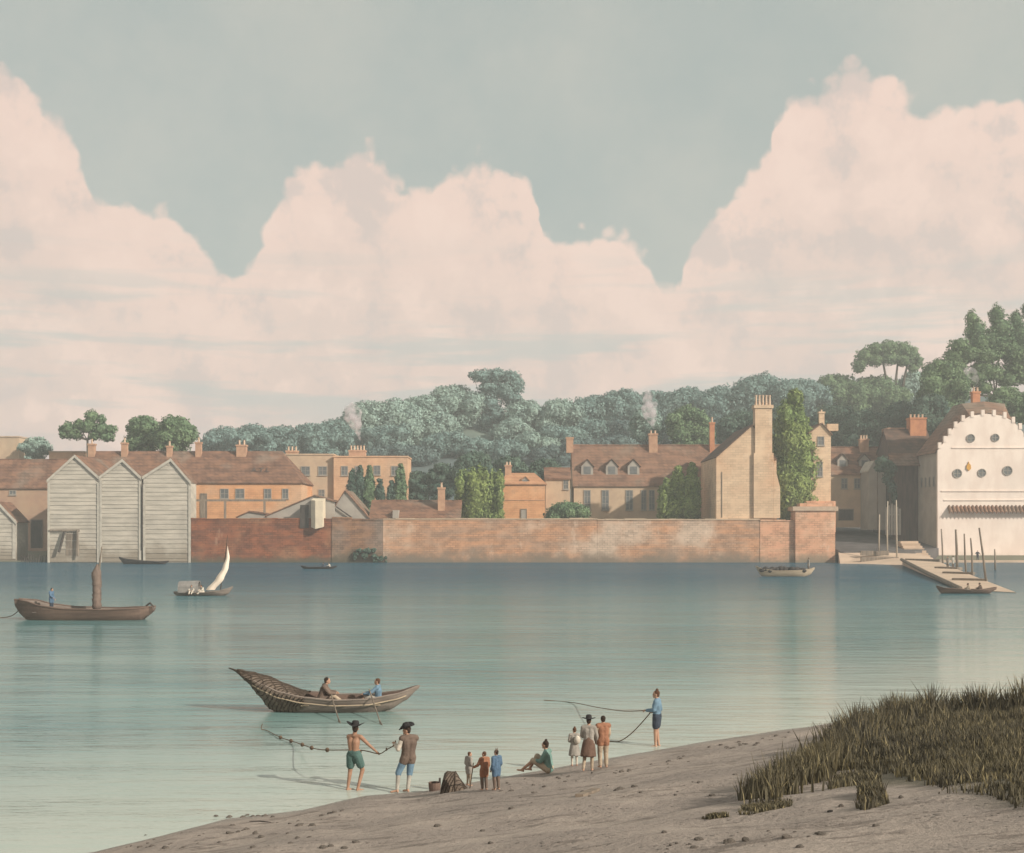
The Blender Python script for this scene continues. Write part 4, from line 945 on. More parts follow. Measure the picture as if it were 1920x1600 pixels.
slope = [(724,798,84,850,'leaf_haze_blue'),(778,796,92,842,'leaf_haze_pale'),(668,806,80,858,'leaf_haze_blue'),(836,812,86,856,'leaf_haze_blue'),(888,822,80,862,'leaf_haze_blue'),(946,824,84,864,'leaf_haze_blue'),(1004,812,90,856,'leaf_haze_pale'),(1062,800,90,848,'leaf_haze_blue'),
         (1118,790,90,842,'leaf_haze_blue'),(1176,786,92,840,'leaf_shade_slate'),(1240,786,92,842,'leaf_shade_slate'),(1352,782,96,850,'leaf_shade_slate'),(1092,822,84,866,'leaf_shade_slate'),(1032,838,76,872,'leaf_shade_slate'),(1154,818,86,862,'leaf_shade_slate'),(600,820,80,862,'leaf_haze_blue'),(780,836,84,876,'leaf_shade_slate'),(720,836,70,870,'leaf_shade_slate')]
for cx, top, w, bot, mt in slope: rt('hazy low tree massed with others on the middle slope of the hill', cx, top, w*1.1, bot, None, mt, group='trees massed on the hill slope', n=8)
low = [('dark tree low on the slope behind the low tiled shed', 1300, 775, 110, 850, 'leaf_dark', 330), ('green rounded tree behind the smoking chimney', 1290, 762, 92, 856, 'leaf_green', 318),
 ('grey-green tree swathed in smoke behind the dormered house', 1212, 764, 70, 836, 'leaf_haze_pale', 322), ('dark tree behind the roof of the tall gabled house', 1392, 770, 110, 870, 'leaf_dark', 330),
 ('dark tree filling the gap between poplar and chimney stack', 1462, 762, 100, 880, 'leaf_dark', 322), ('dark tree behind the tower house top', 1566, 762, 116, 880, 'leaf_dark', 318),
 ('deep green tree above the brown house roof', 1620, 770, 108, 868, 'leaf_dark', 308), ('deep green tree above the dark timber house', 1694, 752, 112, 862, 'leaf_dark', 312),
 ('tall dark tree beside the warehouse roof slope', 1766, 672, 104, 830, 'leaf_green', 300), ('dark green tree below the big dark tree mass', 1742, 740, 92, 850, 'leaf_dark', 296)]
low = low[1:]
for lab, cx, top, w, bot, mt, Y in low: rt(lab, cx, top, w, bot, Y, mt, n=11, group='trees behind the houses')
Y = 420
tree('tree', 'tallest hill tree, irregular, with an overhanging tufted head on the skyline', [px_blob(Y,*b) for b in ((905,706,22,13),(930,704,22,13),(955,708,20,15),(968,722,16,18),(915,727,20,14),(945,733,24,18),(900,748,16,17),(918,757,22,20),(930,780,24,20),(912,790,20,18),(960,748,20,16),(888,704,12,7),(925,808,22,14),(903,815,16,12))], Y, 'leaf_haze_blue', leaf=0.75, seed=5, cx=922, limbs=6)
Y = 400
t_ = tree('tree', 'flat umbrella-crowned tree with bare trunks standing clear on the skyline', [px_blob(Y,*b) for b in ((1612,684,15,12),(1622,668,18,14),(1642,656,20,14),(1666,652,22,13),(1690,654,20,13),(1708,664,16,14),(1720,678,12,13),(1640,676,20,12),(1668,672,22,13),(1695,676,18,12),(1712,690,11,9),(1610,694,10,7))], Y, 'leaf_green', leaf=0.65, seed=6, cx=1668, limbs=0)
mb = MB(); zb = wz(745, Y)
for a, m_, b in ((1664,1662,1654),(1676,1680,1684),(1690,1695,1704)): mb.tube([(wx(a,Y),Y,zb),(wx(m_,Y),Y,wz(712,Y)),(wx(b,Y),Y,wz(672,Y))], [0.5,0.4,0.25], 7)
mb.build('trunk', M['bark'], t_, smooth=True)
Y = 300
tree('tree', 'great many-headed tree with slanting bare limbs above the white warehouse', [px_blob(Y,b[0],b[1],b[2]*1.22,b[3]*1.15) for b in ((1822,600,10,16),(1830,622,17,20),(1838,645,20,18),(1868,592,12,18),(1876,618,18,24),(1880,650,22,20),(1905,600,10,16),(1912,632,20,24),(1800,650,18,14),(1818,664,22,15),(1850,668,24,16),(1910,668,24,18),(1788,670,16,14),(1840,690,18,9),(1900,690,18,12),(1935,650,24,34),(1950,610,20,24),(1942,690,22,16),(1796,686,16,14),(1776,700,14,16),(1784,730,20,20),(1808,712,18,16),(1930,580,12,18),(1765,735,14,22),(1832,708,17,15),(1862,700,18,14),(1858,640,16,20),(1895,660,20,18),(1890,712,18,13),(1918,706,18,14),(1845,728,14,11))], Y, 'leaf_green', leaf=0.5, seed=8, cx=1866, limbs=12, tr=0.42)
rt('bushy green tree behind the warehouse chimney', 1892, 724, 96, 800, 285, 'leaf_green')
# town gardens
for lab, cx, top, w, bot in (('low dark garden tree nearest the peach house', 782, 882, 52, 950), ('dark garden tree behind the low tiled shed roof', 828, 868, 68, 950), ('big dark garden tree with domed head above the willow', 890, 846, 92, 935),
        ('dark garden tree behind the orange cottage chimney', 955, 856, 84, 940), ('dark garden tree between cottage and dormered house', 1022, 860, 78, 930)):
    rt(lab, cx, top, w, bot, 276, 'leaf_dark', group='dark garden trees behind the wall')
sd += 1
tree('willow', 'bushy bright green willow just behind the river wall', willow_blobs(898,866,86,982,246,np.random.default_rng(4)), 246, 'leaf_bright', leaf=0.42, seed=14, droop=1.5, elong=1.5, cat='willow', zb=6.3, limbs=7)
for i, (cx, top, w, bot, lean, lab) in enumerate(((657,878,19,962,5,'leaning slim poplar at the upstream end of the row'),(675,872,19,962,0,'second slim poplar of the row, dark and upright'),(693,872,21,962,0,'tall slim poplar in the middle of the row'),
        (713,897,19,962,0,'short dark poplar below the second-floor window'),(735,900,19,962,0,'short dark poplar next to the brightest one'),(751,868,22,962,0,'brightest and broadest poplar at the end wall of the peach house'))):
    tree('poplar', lab, cone_blobs(cx,top,w,bot,255,np.random.default_rng(40+i),lean), 255, 'leaf_green' if i in (2,5) else 'leaf_dark', group='slim poplars before the peach house', leaf=0.4, seed=50+i, cat='poplar', droop=-0.8, elong=1.3, zb=6.3, limbs=2, tr=0.2, cx=cx)
rt('spreading low bush on the wall before the dormered house', 1063, 941, 86, 990, 243, 'leaf_green', name='bush', cat='bush', zb=6.3, leaf=0.42)
tree('cypress', 'clump of pointed bright green cypress before the dormered house', cone_blobs(1250,895,32,985,244,np.random.default_rng(5))+cone_blobs(1272,872,34,985,245,np.random.default_rng(6))+cone_blobs(1297,865,32,985,244,np.random.default_rng(7))+[px_blob(244,1262,955,22,22),px_blob(244,1290,955,24,24)], 244, 'leaf_bright', leaf=0.42, seed=61, droop=-0.8, elong=1.5, cat='cypress', zb=6.3)
tree('poplar', 'very tall bright poplar between the great chimney and the tower house', cone_blobs(1492,728,86,972,243,np.random.default_rng(8),-8), 243, 'leaf_bright', leaf=0.45, seed=62, droop=-1.0, elong=1.6, cat='poplar', zb=6.3, cx=1492)
tree('ivy_tree', 'dark ivied tree overhanging the white paling at the slipway head', [px_blob(249,*b) for b in ((1655,868,14,12),(1668,880,13,15),(1664,898,10,14),(1672,914,9,14),(1648,878,10,8),(1676,932,7,12))], 249, 'leaf_dark', leaf=0.4, seed=63, cx=1670, zb=5)
for i, (px, py, r, lab) in enumerate(((680,1038,18,'dark weed clump hanging on the foot of the brown wall section'),(712,1047,10,'smaller dark weed clump at the waterline of the wall'))):
    Y = 235.7; bl = [px_blob(Y, px+random.uniform(-1.2,1.2)*r, py+random.uniform(-.5,.9)*r*0.7, r*random.uniform(.14,.3), r*random.uniform(.12,.3), 0.25, 0.6*r) for _ in range(15)]
    V, F_ = leaves(bl, 0.36, 2.6, np.random.default_rng(70+i)); o = np_mesh('weed_clump', V, F_, M['leaf_dark'], org=(wx(px,Y),Y,0.3)); tag(o, lab, 'plant', 'weeds on the river wall')

# ------------------------------------------------------------------ boats
V3 = Vector
def smooth_pts(P, n=6):
    out = []
    for i in range(len(P)-1):
        a, b, c, d = P[max(i-1,0)], P[i], P[i+1], P[min(i+2,len(P)-1)]
        for k in range(n):
            u = k/n; out.append(0.5*((2*b)+(c-a)*u+(2*a-5*b+4*c-d)*u*u+(3*b-a-3*c+d)*u**3))
    return out+[P[-1]]
def lerp_tab(tab, u):
    for (a, ya), (b, yb) in zip(tab, tab[1:]):
        if u <= b: f = (u-a)/(b-a); f = f*f*(3-2*f)*0.5+f*0.5; return ya+(yb-ya)*f
    return tab[-1][1]
def hull(t, L, B, sheer, keel, mat, matin, p=2.2, sec=0.55, n=36, m=8, blunt=0.0):
    """clinker hull along local x; sheer/keel: tables of (u, z) for u in -1..1."""
    S = []; 
    for i in range(n+1):
        u = -1+2*i/n; b = B/2*max(blunt if abs(u) > 0.98 else 0.02, (1-abs(u)**p)**0.75); zs, zk = lerp_tab(sheer, u), min(lerp_tab(keel, u), lerp_tab(sheer, u)-0.02)
        S.append((u*L/2, b, zs, zk))
    def shell(off):
        V = []
        for x, b, zs, zk in S:
            bb = max(b-off, 0.008); zk2 = min(zk+off, zs-0.012)
            for sg in (-1, 1):
                for j in range(m+1):
                    v = j/m if sg < 0 else 1-j/m           # gunwale(-) -> keel -> gunwale(+)
                    w = 1-v if sg < 0 else 1-v
                    ww = (1-j/m) if sg < 0 else j/m         # 1 at the gunwale
                    V.append((x, sg*bb*ww**sec, zk2+(zs-zk2)*ww**1.5))
        return V
    k = 2*(m+1); V = shell(0)+shell(0.05); nb = (n+1)*k; fs = []; mi = []
    for i in range(n):
        for j in range(k-1):
            fs.append((i*k+j, i*k+j+1, (i+1)*k+j+1, (i+1)*k+j)); mi.append(0)
            fs.append((nb+i*k+j, nb+(i+1)*k+j, nb+(i+1)*k+j+1, nb+i*k+j+1)); mi.append(1)
        for j in (0, k-1):
            fs.append((i*k+j, (i+1)*k+j, nb+(i+1)*k+j, nb+i*k+j)); mi.append(0)
    for i in (0, n):
        for j in range(k-1): fs.append((i*k+j, nb+i*k+j, nb+i*k+j+1, i*k+j+1)); mi.append(0)
    mb = MB(); mb.v = V; mb.f = fs; mb.mi = mi
    mb.build('hull', [mat, matin], t, local=True, smooth=False)
    g = MB()
    for sg in (-1, 1): g.tube([(x, sg*(b-0.01), zs+0.01) for x, b, zs, zk in S], 0.035 if L < 8 else 0.06, 6)
    g.build('gunwale', mat, t, local=True)
    return S
def thwart(t, S, u, z, mat):
    L = S[-1][0]; x, b, zs, zk = S[int((u+1)/2*(len(S)-1))]
    MB().box(x-0.13, x+0.13, -b*0.93, b*0.93, z-0.035, z).build('thwart', mat, t, local=True)
def boat(name, label, px, py, rz=0.0, group='boats on the river'):
    p = onwater(px, py); return thing(name, label, 'boat', tuple(p), rz, group)
# 1 barge with furled sail
barge = boat('sailing_barge', 'long brown barge with a furled brown sail and one man in blue', 160, 1162)
Sb = hull(barge, 9.6, 2.5, [(-1,1.42),(-.8,1.32),(-.55,1.0),(-.2,0.80),(.4,0.74),(.8,0.82),(1,0.90)], [(-1,0.9),(-.93,0.35),(-.82,-.05),(-.5,-.2),(.6,-.2),(.82,-.1),(.93,.3),(1,.62)], M['hull_brown'], M['hull_grey'], p=4.5, sec=0.35, blunt=0.35)
for u in (-.62, -.2, .45): thwart(barge, Sb, u, 0.58, M['hull_grey'])
MB().tube([(.82,0,-.1),(.85,0,2.2),(1.0,0,3.9),(1.15,0,5.1)], [0.1,0.09,0.07,0.03], 8).build('mast', M['timber'], barge, local=True)
brng = random.Random(4); P_ = []; R_ = []
for q in range(22):
    z = .62+q*.155; P_.append((.80+.03*brng.uniform(-1,1)+.05*max(0,z-3), .02*brng.uniform(-1,1), z)); R_.append((.18 if q == 0 else .31+.05*brng.uniform(-1,1)) if q < 19 else (.18,.12,.05)[q-19])
mb = MB(); mb.tube(P_, R_, 18)
for q in (4,8,12,16): mb.tube([(P_[q][0]+R_[q]*1.04*math.cos(a*.4), R_[q]*1.04*math.sin(a*.4), P_[q][2]+.03*math.sin(a*.4)) for a in range(17)], .022, 5)
mb.tube([(.55,0,3.15),(.45,0,3.3)], [.1,.05], 6); mb.build('furled_sail', M['sail_brown'], barge, local=True, smooth=True)
mb = MB(); mb.tube([(4.2,.1,.95),(4.5,.1,1.15),(4.75,0,.9),(4.6,-.2,.7)], [.06,.08,.06,.03], 6); mb.build('bow_fitting', M['timber_dark'], barge, local=True)
a_ = barge.location
o = MB().tube(smooth_pts([V3((a_.x-4.6,a_.y,.7)), V3((a_.x-5.6,a_.y+.4,.15)), V3((a_.x-8.5,a_.y+1.2,.02))]), .03, 6).build('mooring_rope', M['rope']); tag(o, 'rope running from the high end of the brown barge into the water', 'rope')
# 2 dinghy with white crescent sail and canvas tilt
sail = boat('sail_boat', 'small tilt boat with a bellied white sail and passengers under grey canvas', 381, 1117)
Ss = hull(sail, 5.6, 1.5, [(-1,.36),(-.6,.28),(0,.30),(.5,.42),(.85,.68),(1,.85)], [(-1,.18),(-.85,-.05),(.6,-.12),(.85,.15),(1,.7)], M['hull_grey'], M['hull_tan'], p=2.6)
MB().tube([(1.55,.05,.1),(2.0,.05,3.0),(2.3,.05,5.7)], [.055,.045,.02], 8).build('mast', M['timber_dark'], sail, local=True)
V = []; n = 24
for i in range(n+1):
    f = i/n; z = 0.55+f*4.1; xr_ = lerp_tab([(0,1.15),(.25,2.0),(.5,2.42),(.75,2.52),(1,2.32)], f); wdt = lerp_tab([(0,.85),(.25,.80),(.5,.58),(.75,.34),(1,.03)], f)
    for j in range(6):
        g = j/5; V.append((xr_-wdt*(1-g), -0.55*wdt*math.sin(math.pi*(0.1+0.75*g)), z))
F_ = [(i*6+j, i*6+j+1, (i+1)*6+j+1, (i+1)*6+j) for i in range(n) for j in range(5)]
nv = len(V); V2 = [(x, y-0.03, z) for x, y, z in V]; F2 = F_+[tuple(q+nv for q in f[::-1]) for f in F_]
mb = MB(); mb.add(V+V2, F2); mb.build('sail', M['sail_white'], sail, local=True, smooth=True)
mb = MB(); pr = [(-.62,.3),(-.62,.85),(-.45,1.2),(0,1.36),(.45,1.2),(.62,.85),(.62,.3)]
mb.add([(-2.25,y,z) for y,z in pr]+[(-0.35,y,z+.06) for y,z in pr]+[(-2.2,y*.93,z*.95) for y,z in pr]+[(-0.35,y*.93,z*.95+.06) for y,z in pr],
   [(i,7+i,8+i,i+1) for i in range(6)]+[(14+i,15+i,22+i,21+i) for i in range(6)]+[(7+i,21+i,22+i,8+i) for i in range(6)]+[(0,1,2,3,4,5,6)]); mb.build('canvas_tilt', M['tilt'], sail, local=True)
# 3 far rowing boat, 4 punt, 5 moored boat, 6 boat by the causeway
row = boat('rowing_boat', 'tiny distant rowing boat carrying two people close under the red wall', 598, 1067)
hull(row, 5.6, 1.2, [(-1,.5),(-.6,.3),(.5,.28),(1,.45)], [(-1,.3),(-.8,-.05),(.7,-.05),(1,.3)], M['hull_black'], M['hull_brown'])
punt = boat('punt', 'low dark punt lying empty against the boat sheds', 270, 1058)
hull(punt, 8.8, 1.7, [(-1,1.25),(-.7,.85),(0,.55),(.6,.42),(1,.55)], [(-1,1.0),(-.8,-.05),(.8,-.05),(1,.4)], M['hull_black'], M['hull_brown'], p=3.5)
moor = boat('moored_boat', 'laden boat with tan side and dark heaped load moored by the bastion', 1472, 1081)
hull(moor, 7.8, 1.9, [(-1,1.35),(-.75,.95),(-.3,.75),(.4,.8),(.8,.95),(1,1.15)], [(-1,1.2),(-.82,.1),(-.6,-.15),(.6,-.15),(.85,.2),(1,.95)], M['hull_tan'], M['hull_black'])
mb = MB()
for i in range(12):
    u = -.78+i*0.125; mb.ell((u*3.9, random.uniform(-.25,.25), .85+random.uniform(-.05,.22)-0.12*abs(u)), .48, .62, .34+random.uniform(-.05,.08), 10, 7)
mb.build('heaped_load', M['hull_black'], moor, local=True, smooth=True)
ferry = boat('landing_boat', 'dark pointed boat with two people sitting at the tip of the causeway', 1812, 1113)
Sf = hull(ferry, 5.9, 1.3, [(-1,.75),(-.7,.5),(0,.38),(.6,.38),(1,.6)], [(-1,.6),(-.85,.0),(.7,-.08),(1,.4)], M['hull_brown'], M['hull_grey'])
for u in (.12, .5): thwart(ferry, Sf, u, .3, M['hull_grey'])
# 7 big net boat
fish = boat('fishing_boat', 'big fishing boat with high curved stern draped in brown net, two men aboard', 616, 1333)
SHE = [(-1,1.38),(-.86,1.16),(-.7,.95),(-.5,.72),(-.25,.56),(.1,.46),(.45,.48),(.75,.62),(1,.86)]; KEE = [(-1,1.30),(-.88,1.0),(-.76,.55),(-.64,.08),(-.5,-.12),(.45,-.14),(.68,.04),(.85,.36),(1,.80)]
Sh = hull(fish, 6.35, 1.65, SHE, KEE, M['hull_grey'], M['hull_brown'], p=2.0, n=44)
for u in (-.22, .22, .55): thwart(fish, Sh, u, .30, M['hull_tan'])
g = MB()
for sg in (-1, 1): g.tube([(x, sg*(b+0.012), zs-0.13-(zs-zk)*0.08) for x, b, zs, zk in Sh[4:-3]], 0.022, 6)
g.build('rubbing_strake', M['hull_tan'], fish, local=True)
# net heaped over the stern
nt_ = thing('fishing_net', 'brown fishing net heaped over the high stern of the big boat', 'net', tuple(fish.location))
V = []; cols = 15; secs = [s for s in Sh if s[0] <= -0.20*3.175]
for i, (x, b, zs, zk) in enumerate(secs):
    f = i/(len(secs)-1)
    hump = 0.22*math.sin(math.pi*min(1, f*1.1))+0.03; drop = 0.30+0.66*math.sin(math.pi*min(1, 0.15+0.8*f))
    for j in range(cols):
        a = -1+2*j/(cols-1); ss = 1 if a > 0 else -1; aa = abs(a)
        if aa < 0.55: y = ss*(b+0.03)*aa/0.55; z = zs+0.03+hump*(1-(aa/0.55)**2)
        else:
            g_ = (aa-0.55)/0.45*drop; ww = 1-g_; y = ss*((b+0.03)*max(ww, 0.02)**0.55+0.035); z = zk+(zs-zk)*ww**1.5+0.0
        V.append((x-0.02, y+0.012*mnoise.noise((x*5, j, 0)), z+0.02*mnoise.noise((x*4, j*1.3, 3))))
F_ = [(i*cols+j, i*cols+j+1, (i+1)*cols+j+1, (i+1)*cols+j) for i in range(len(secs)-1) for j in range(cols-1)]
mb = MB(); mb.add(V, F_); mb.build('net_heap', M['net'], nt_, local=True, smooth=True)
mb = MB(); ns = len(secs)
def nv_(i, j): i = min(max(i, 0), ns-1); j = min(max(j, 0), cols-1); p = Vector(V[i*cols+j]); return p+Vector((0, 0.014*(1 if p.y > 0 else -1), 0.012))
for q in range(-cols, ns+4, 1):
    pts = [nv_(q+int(j*0.9), j) for j in range(cols) if 0 <= q+int(j*0.9) < ns]
    if len(pts) > 2: mb.tube(pts, 0.020, 5)
for q in range(0, ns+cols, 3):
    pts = [nv_(q-int(j*0.7), j) for j in range(cols) if 0 <= q-int(j*0.7) < ns]
    if len(pts) > 2: mb.tube(pts, 0.010, 5)
mb.build('net_cords', M['cord'], nt_, local=True)
mb = MB(); mb.tube([(-3.16,0,1.36),(-3.32,0,1.44),(-3.5,0,1.50)], [.05,.035,.018], 8); mb.build('stem_tip', M['cord'], fish, local=True)

# ------------------------------------------------------------------ people
V3 = Vector
STAND = dict(pelvis=(0,0,.95), waist=(0,0,1.09), chest=(0,.01,1.28), neck=(0,0,1.47), head=(0,.025,1.62),
    shR=(.185,0,1.41), elR=(.235,-.03,1.13), wrR=(.245,.06,.885), shL=(-.185,0,1.41), elL=(-.235,-.03,1.13), wrL=(-.245,.06,.885),
    hipR=(.095,0,.92), knR=(.105,.03,.51), anR=(.105,-.02,.085), hipL=(-.095,0,.92), knL=(-.105,.03,.51), anL=(-.105,-.02,.085))
def remeshed(mb, voxel, smooth=4):
    me = bpy.data.meshes.new('body_tmp'); me.from_pydata([tuple(p) for p in mb.v], [], mb.f); me.update()
    o = bpy.data.objects.new('body_tmp', me); C.objects.link(o)
    r = o.modifiers.new('r', 'REMESH'); r.mode = 'VOXEL'; r.voxel_size = voxel; r.use_smooth_shade = True
    s = o.modifiers.new('s', 'SMOOTH'); s.iterations = smooth; s.factor = 0.5
    bpy.context.view_layer.update()
    me2 = bpy.data.meshes.new_from_object(o.evaluated_get(bpy.context.evaluated_depsgraph_get()))
    bpy.data.objects.remove(o); bpy.data.meshes.remove(me)
    vs = [tuple(v.co) for v in me2.vertices]; fs = [tuple(p.vertices) for p in me2.polygons]; bpy.data.meshes.remove(me2)
    out = MB(); out.add(vs, fs); return out
def person(label, loc, height=1.75, yaw=0.0, pose=None, wear=(), skin='skin', hair='hair_dark', hat=None, voxel=0.016, grip=0.75, group=None, headturn=0.0, hairlong=False, bun=False, cap=None):
    """yaw 0 faces +Y (away over the river); wear: list of (piece, material)."""
    J = {k: V3(v) for k, v in STAND.items()}
    for k, v in (pose or {}).items(): J[k] = V3(v)
    t = thing('person', label, 'person', tuple(loc), yaw, group); s = height/1.75
    vx = voxel
    hd = J['head']; hz = Matrix.Rotation(headturn, 3, 'Z'); up = (J['head']-J['neck']).normalized()
    def H(x, y, z): return hd+hz @ V3((x,y,z))
    def torso(mb, o, hem=0.0):
        p, w, c, n = J['pelvis'], J['waist'], J['chest'], J['neck']
        side = (J['shR']-J['shL']).normalized()
        for sg in (-1, 1):
            hp = p+side*0.055*sg
            mb.capsule(hp, .105+o, w+side*.05*sg, .095+o); mb.capsule(w+side*.05*sg, .095+o, c+side*.065*sg, .112+o)
            mb.capsule(c+side*.065*sg, .112+o, (J['shR'] if sg > 0 else J['shL'])*0.55+n*0.45-V3((0,0,.03)), .062+o)
            sh = J['shR'] if sg > 0 else J['shL']; mb.capsule(n-V3((0,0,.035)), .055+o, sh, .060+o)
    def arm(mb, S, o, f0=1.0):
        sh, el, wr = J['sh'+S], J['el'+S], J['wr'+S]
        mb.capsule(sh, .058+o, el, .042+o)
        if f0 > 0: mb.capsule(el, .043+o, el+(wr-el)*f0, (.043*(1-f0)+.029*f0)+o)
    def leg(mb, S, o, a=0.0, b=2.0):
        hp, kn, an = J['hip'+S], J['kn'+S], J['an'+S]
        def at(q): return hp+(kn-hp)*q if q <= 1 else kn+(an-kn)*(q-1)
        def rad(q): return .088+(.060-.088)*q if q <= 1 else .058+(.038-.058)*(q-1)
        if a < 1: mb.capsule(at(a), rad(a)+o, at(min(b,1)), rad(min(b,1))+o)
        if b > 1:
            a2 = max(a,1); mb.capsule(at(a2), rad(a2)+o, at(b), rad(b)+o)
            back = V3((0,-.022,0)); m0, m1 = 1.12, min(b, 1.6)
            if b > 1.3: mb.capsule(at(m0)+back, .042+o, at(m1)+back*.5, .036+o)
    # ---- body
    mb = MB(); torso(mb, 0.0)
    mb.capsule(J['neck']-V3((0,0,.03)), .058, hd-V3((0,.0,.05)), .052)
    mb.ell(hd+V3((0,0,.02)), .076, .094, .098, 14, 10, hz); mb.ell(H(0,.028,-.045), .056, .066, .062, 12, 8, hz)
    mb.capsule(H(0,.092,.01), .010, H(0,.108,-.022), .014, 8); mb.ell(H(0,.088,-.062), .026, .012, .010, 8, 6, hz)
    mb.ell(H(0,.082,-.098), .022, .018, .016, 8, 6, hz)
    for sg in (-1, 1): mb.ell(H(sg*.079,-.005,-.01), .010, .020, .031, 8, 6, hz); mb.ell(H(sg*.03,.083,.018), .022, .012, .010, 8, 6, hz)
    for S in 'RL':
        arm(mb, S, 0.0); leg(mb, S, 0.0)
        an, kn = J['an'+S], J['kn'+S]; ft = J.get('toe'+S)
        if ft is None: ft = an+V3(((.03 if S == 'R' else -.03), .165, -.055))
        mb.capsule(an, .040, an+V3((0,-.035,-.045)), .034); mb.capsule(an+V3((0,0,-.03)), .036, ft, .026)
        dr = (J['wr'+S]-J['el'+S]).normalized(); pl = J['wr'+S]+dr*.05
        mb.capsule(J['wr'+S], .028, pl, .034)
    body = remeshed(mb, vx)
    body.cur = 0
    for S in 'RL':                                            # five fingers on each hand, bent and unequal
        dr = (J['wr'+S]-J['el'+S]).normalized(); wr = J['wr'+S]
        sd_ = V3((1,0,0)) if abs(dr.x) < 0.8 else V3((0,0,1)); sd_ = (sd_-dr*sd_.dot(dr)).normalized(); pn = dr.cross(sd_)*(1 if S == 'L' else -1)
        for i, (o_, l_) in enumerate(((-.027,.068),(-.009,.078),(.009,.074),(.026,.058))):
            a0 = wr+dr*.075+sd_*o_; a1 = a0+(dr*math.cos(grip*.6)+pn*math.sin(grip*.6))*l_*.5; a2 = a1+(dr*math.cos(grip*1.6)+pn*math.sin(grip*1.6))*l_*.5
            body.tube([a0,a1,a2], [.0105,.0095,.0075], 6)
        a0 = wr+dr*.03-sd_*.026; a1 = a0-sd_*.022+dr*.028+pn*.012; a2 = a1+dr*.026+pn*.018*grip
        body.tube([a0,a1,a2], [.013,.0115,.009], 6)
    body.cur = 1
    for sg in (-1, 1): body.ell(H(sg*.031,.094,.004), .011, .006, .007, 8, 6, hz)
    def sc(m): m.v = [tuple(V3(p)*s) for p in m.v]; return m
    sc(body).build('body', [M[skin], M['hair_dark']], t, local=True, smooth=True)
    # ---- hair
    if hair:
        mb = MB(); mb.ell(hd+hz @ V3((0,-.022,.042)), .084, .094, .088, 14, 10, hz); mb.ell(hd+hz @ V3((0,-.055,-.01)), .070, .052, .075, 12, 8, hz)
        if hairlong: mb.ell(hd+hz @ V3((0,-.06,-.075)), .06, .04, .08, 10, 8, hz)
        if bun: mb.ell(hd+hz @ V3((0,-.03,.13)), .042, .042, .05, 10, 8, hz)
        sc(mb).build('hair', M[hair], t, local=True, smooth=True)
    # ---- clothes
    for piece, mt in wear:
        mb = MB(); nm = piece
        if piece == 'shirt': torso(mb, .022); [arm(mb, S, .022, .92) for S in 'RL']; [leg(mb, S, .022, 0, .12) for S in 'RL']
        elif piece == 'sleeves': nm = 'shirt'; torso(mb, .012); [arm(mb, S, .02, .9) for S in 'RL']
        elif piece == 'waistcoat': torso(mb, .036); [leg(mb, S, .042, 0, .26) for S in 'RL']
        elif piece == 'coat': torso(mb, .034); [arm(mb, S, .030, .94) for S in 'RL']; [leg(mb, S, .046, 0, .62) for S in 'RL']; mb.capsule(J['pelvis'], .13, (J['hipR']+J['hipL'])/2*0.5+(J['knR']+J['knL'])/2*0.5, .12)
        elif piece == 'shorts': mb.capsule(J['pelvis']+V3((.05,0,.03)), .135, J['pelvis']+V3((-.05,0,.03)), .135); [leg(mb, S, .040, 0, .62) for S in 'RL']
        elif piece == 'breeches': mb.capsule(J['pelvis']+V3((.05,0,.02)), .125, J['pelvis']+V3((-.05,0,.02)), .125); [leg(mb, S, .026, 0, 1.08) for S in 'RL']
        elif piece == 'trousers': mb.capsule(J['pelvis']+V3((.05,0,.02)), .125, J['pelvis']+V3((-.05,0,.02)), .125); [leg(mb, S, .026, 0, 1.9) for S in 'RL']
        elif piece == 'stockings': [leg(mb, S, .009, 1.0, 1.96) for S in 'RL']
        elif piece == 'bundle': mb.ell(J['chest']+V3((.10,-.19,-.07)), .15, .14, .20, 14, 10)
        elif piece in ('skirt', 'petticoat', 'long_skirt'):
            ln = {'skirt':.62,'petticoat':.70,'long_skirt':.80}[piece]; top = J['waist']+V3((0,0,.02))
            feet = (J['anR']+J['anL'])/2; dv = (V3((feet.x,feet.y,0))-top); prof = []
            def fold(p, a, r, z):
                return p+V3((math.cos(a),math.sin(a),0))*(0.02*math.sin(7*a+z*3)*max(0,-z)/0.7)
            V_ = []; n_ = 28; rows = 12
            for i in range(rows+1):
                f = i/rows; c = top+V3((dv.x*f*ln/1.1, dv.y*f*ln/1.1, -ln*f)); r = .130+.035*math.sin(min(1,f*3)*math.pi/2)+.10*f
                for k in range(n_):
                    a = 2*math.pi*k/n_; rr = r*(1+0.07*f*math.sin(6*a+i*.35)); V_.append(c+V3((rr*math.cos(a), rr*.82*math.sin(a), 0)))
            for i in range(rows+1):
                f = 1-i/rows; c = top+V3((dv.x*f*ln/1.1, dv.y*f*ln/1.1, -ln*f)); r = .118+.035*math.sin(min(1,f*3)*math.pi/2)+.10*f
                for k in range(n_):
                    a = 2*math.pi*k/n_; rr = r*(1+0.07*f*math.sin(6*a+(rows-i)*.35)); V_.append(c+V3((rr*math.cos(a), rr*.82*math.sin(a), 0)))
            mb.add(V_, [(i*n_+k, (i+1)*n_+k, (i+1)*n_+(k+1)%n_, i*n_+(k+1)%n_) for i in range(2*rows+1) for k in range(n_)])
            nm = 'skirt'; sc(mb).build(nm, M[mt], t, local=True, smooth=True); continue
        m2 = remeshed(mb, max(vx*0.95, .014), 3); sc(m2).build(nm, M[mt], t, local=True, smooth=True)
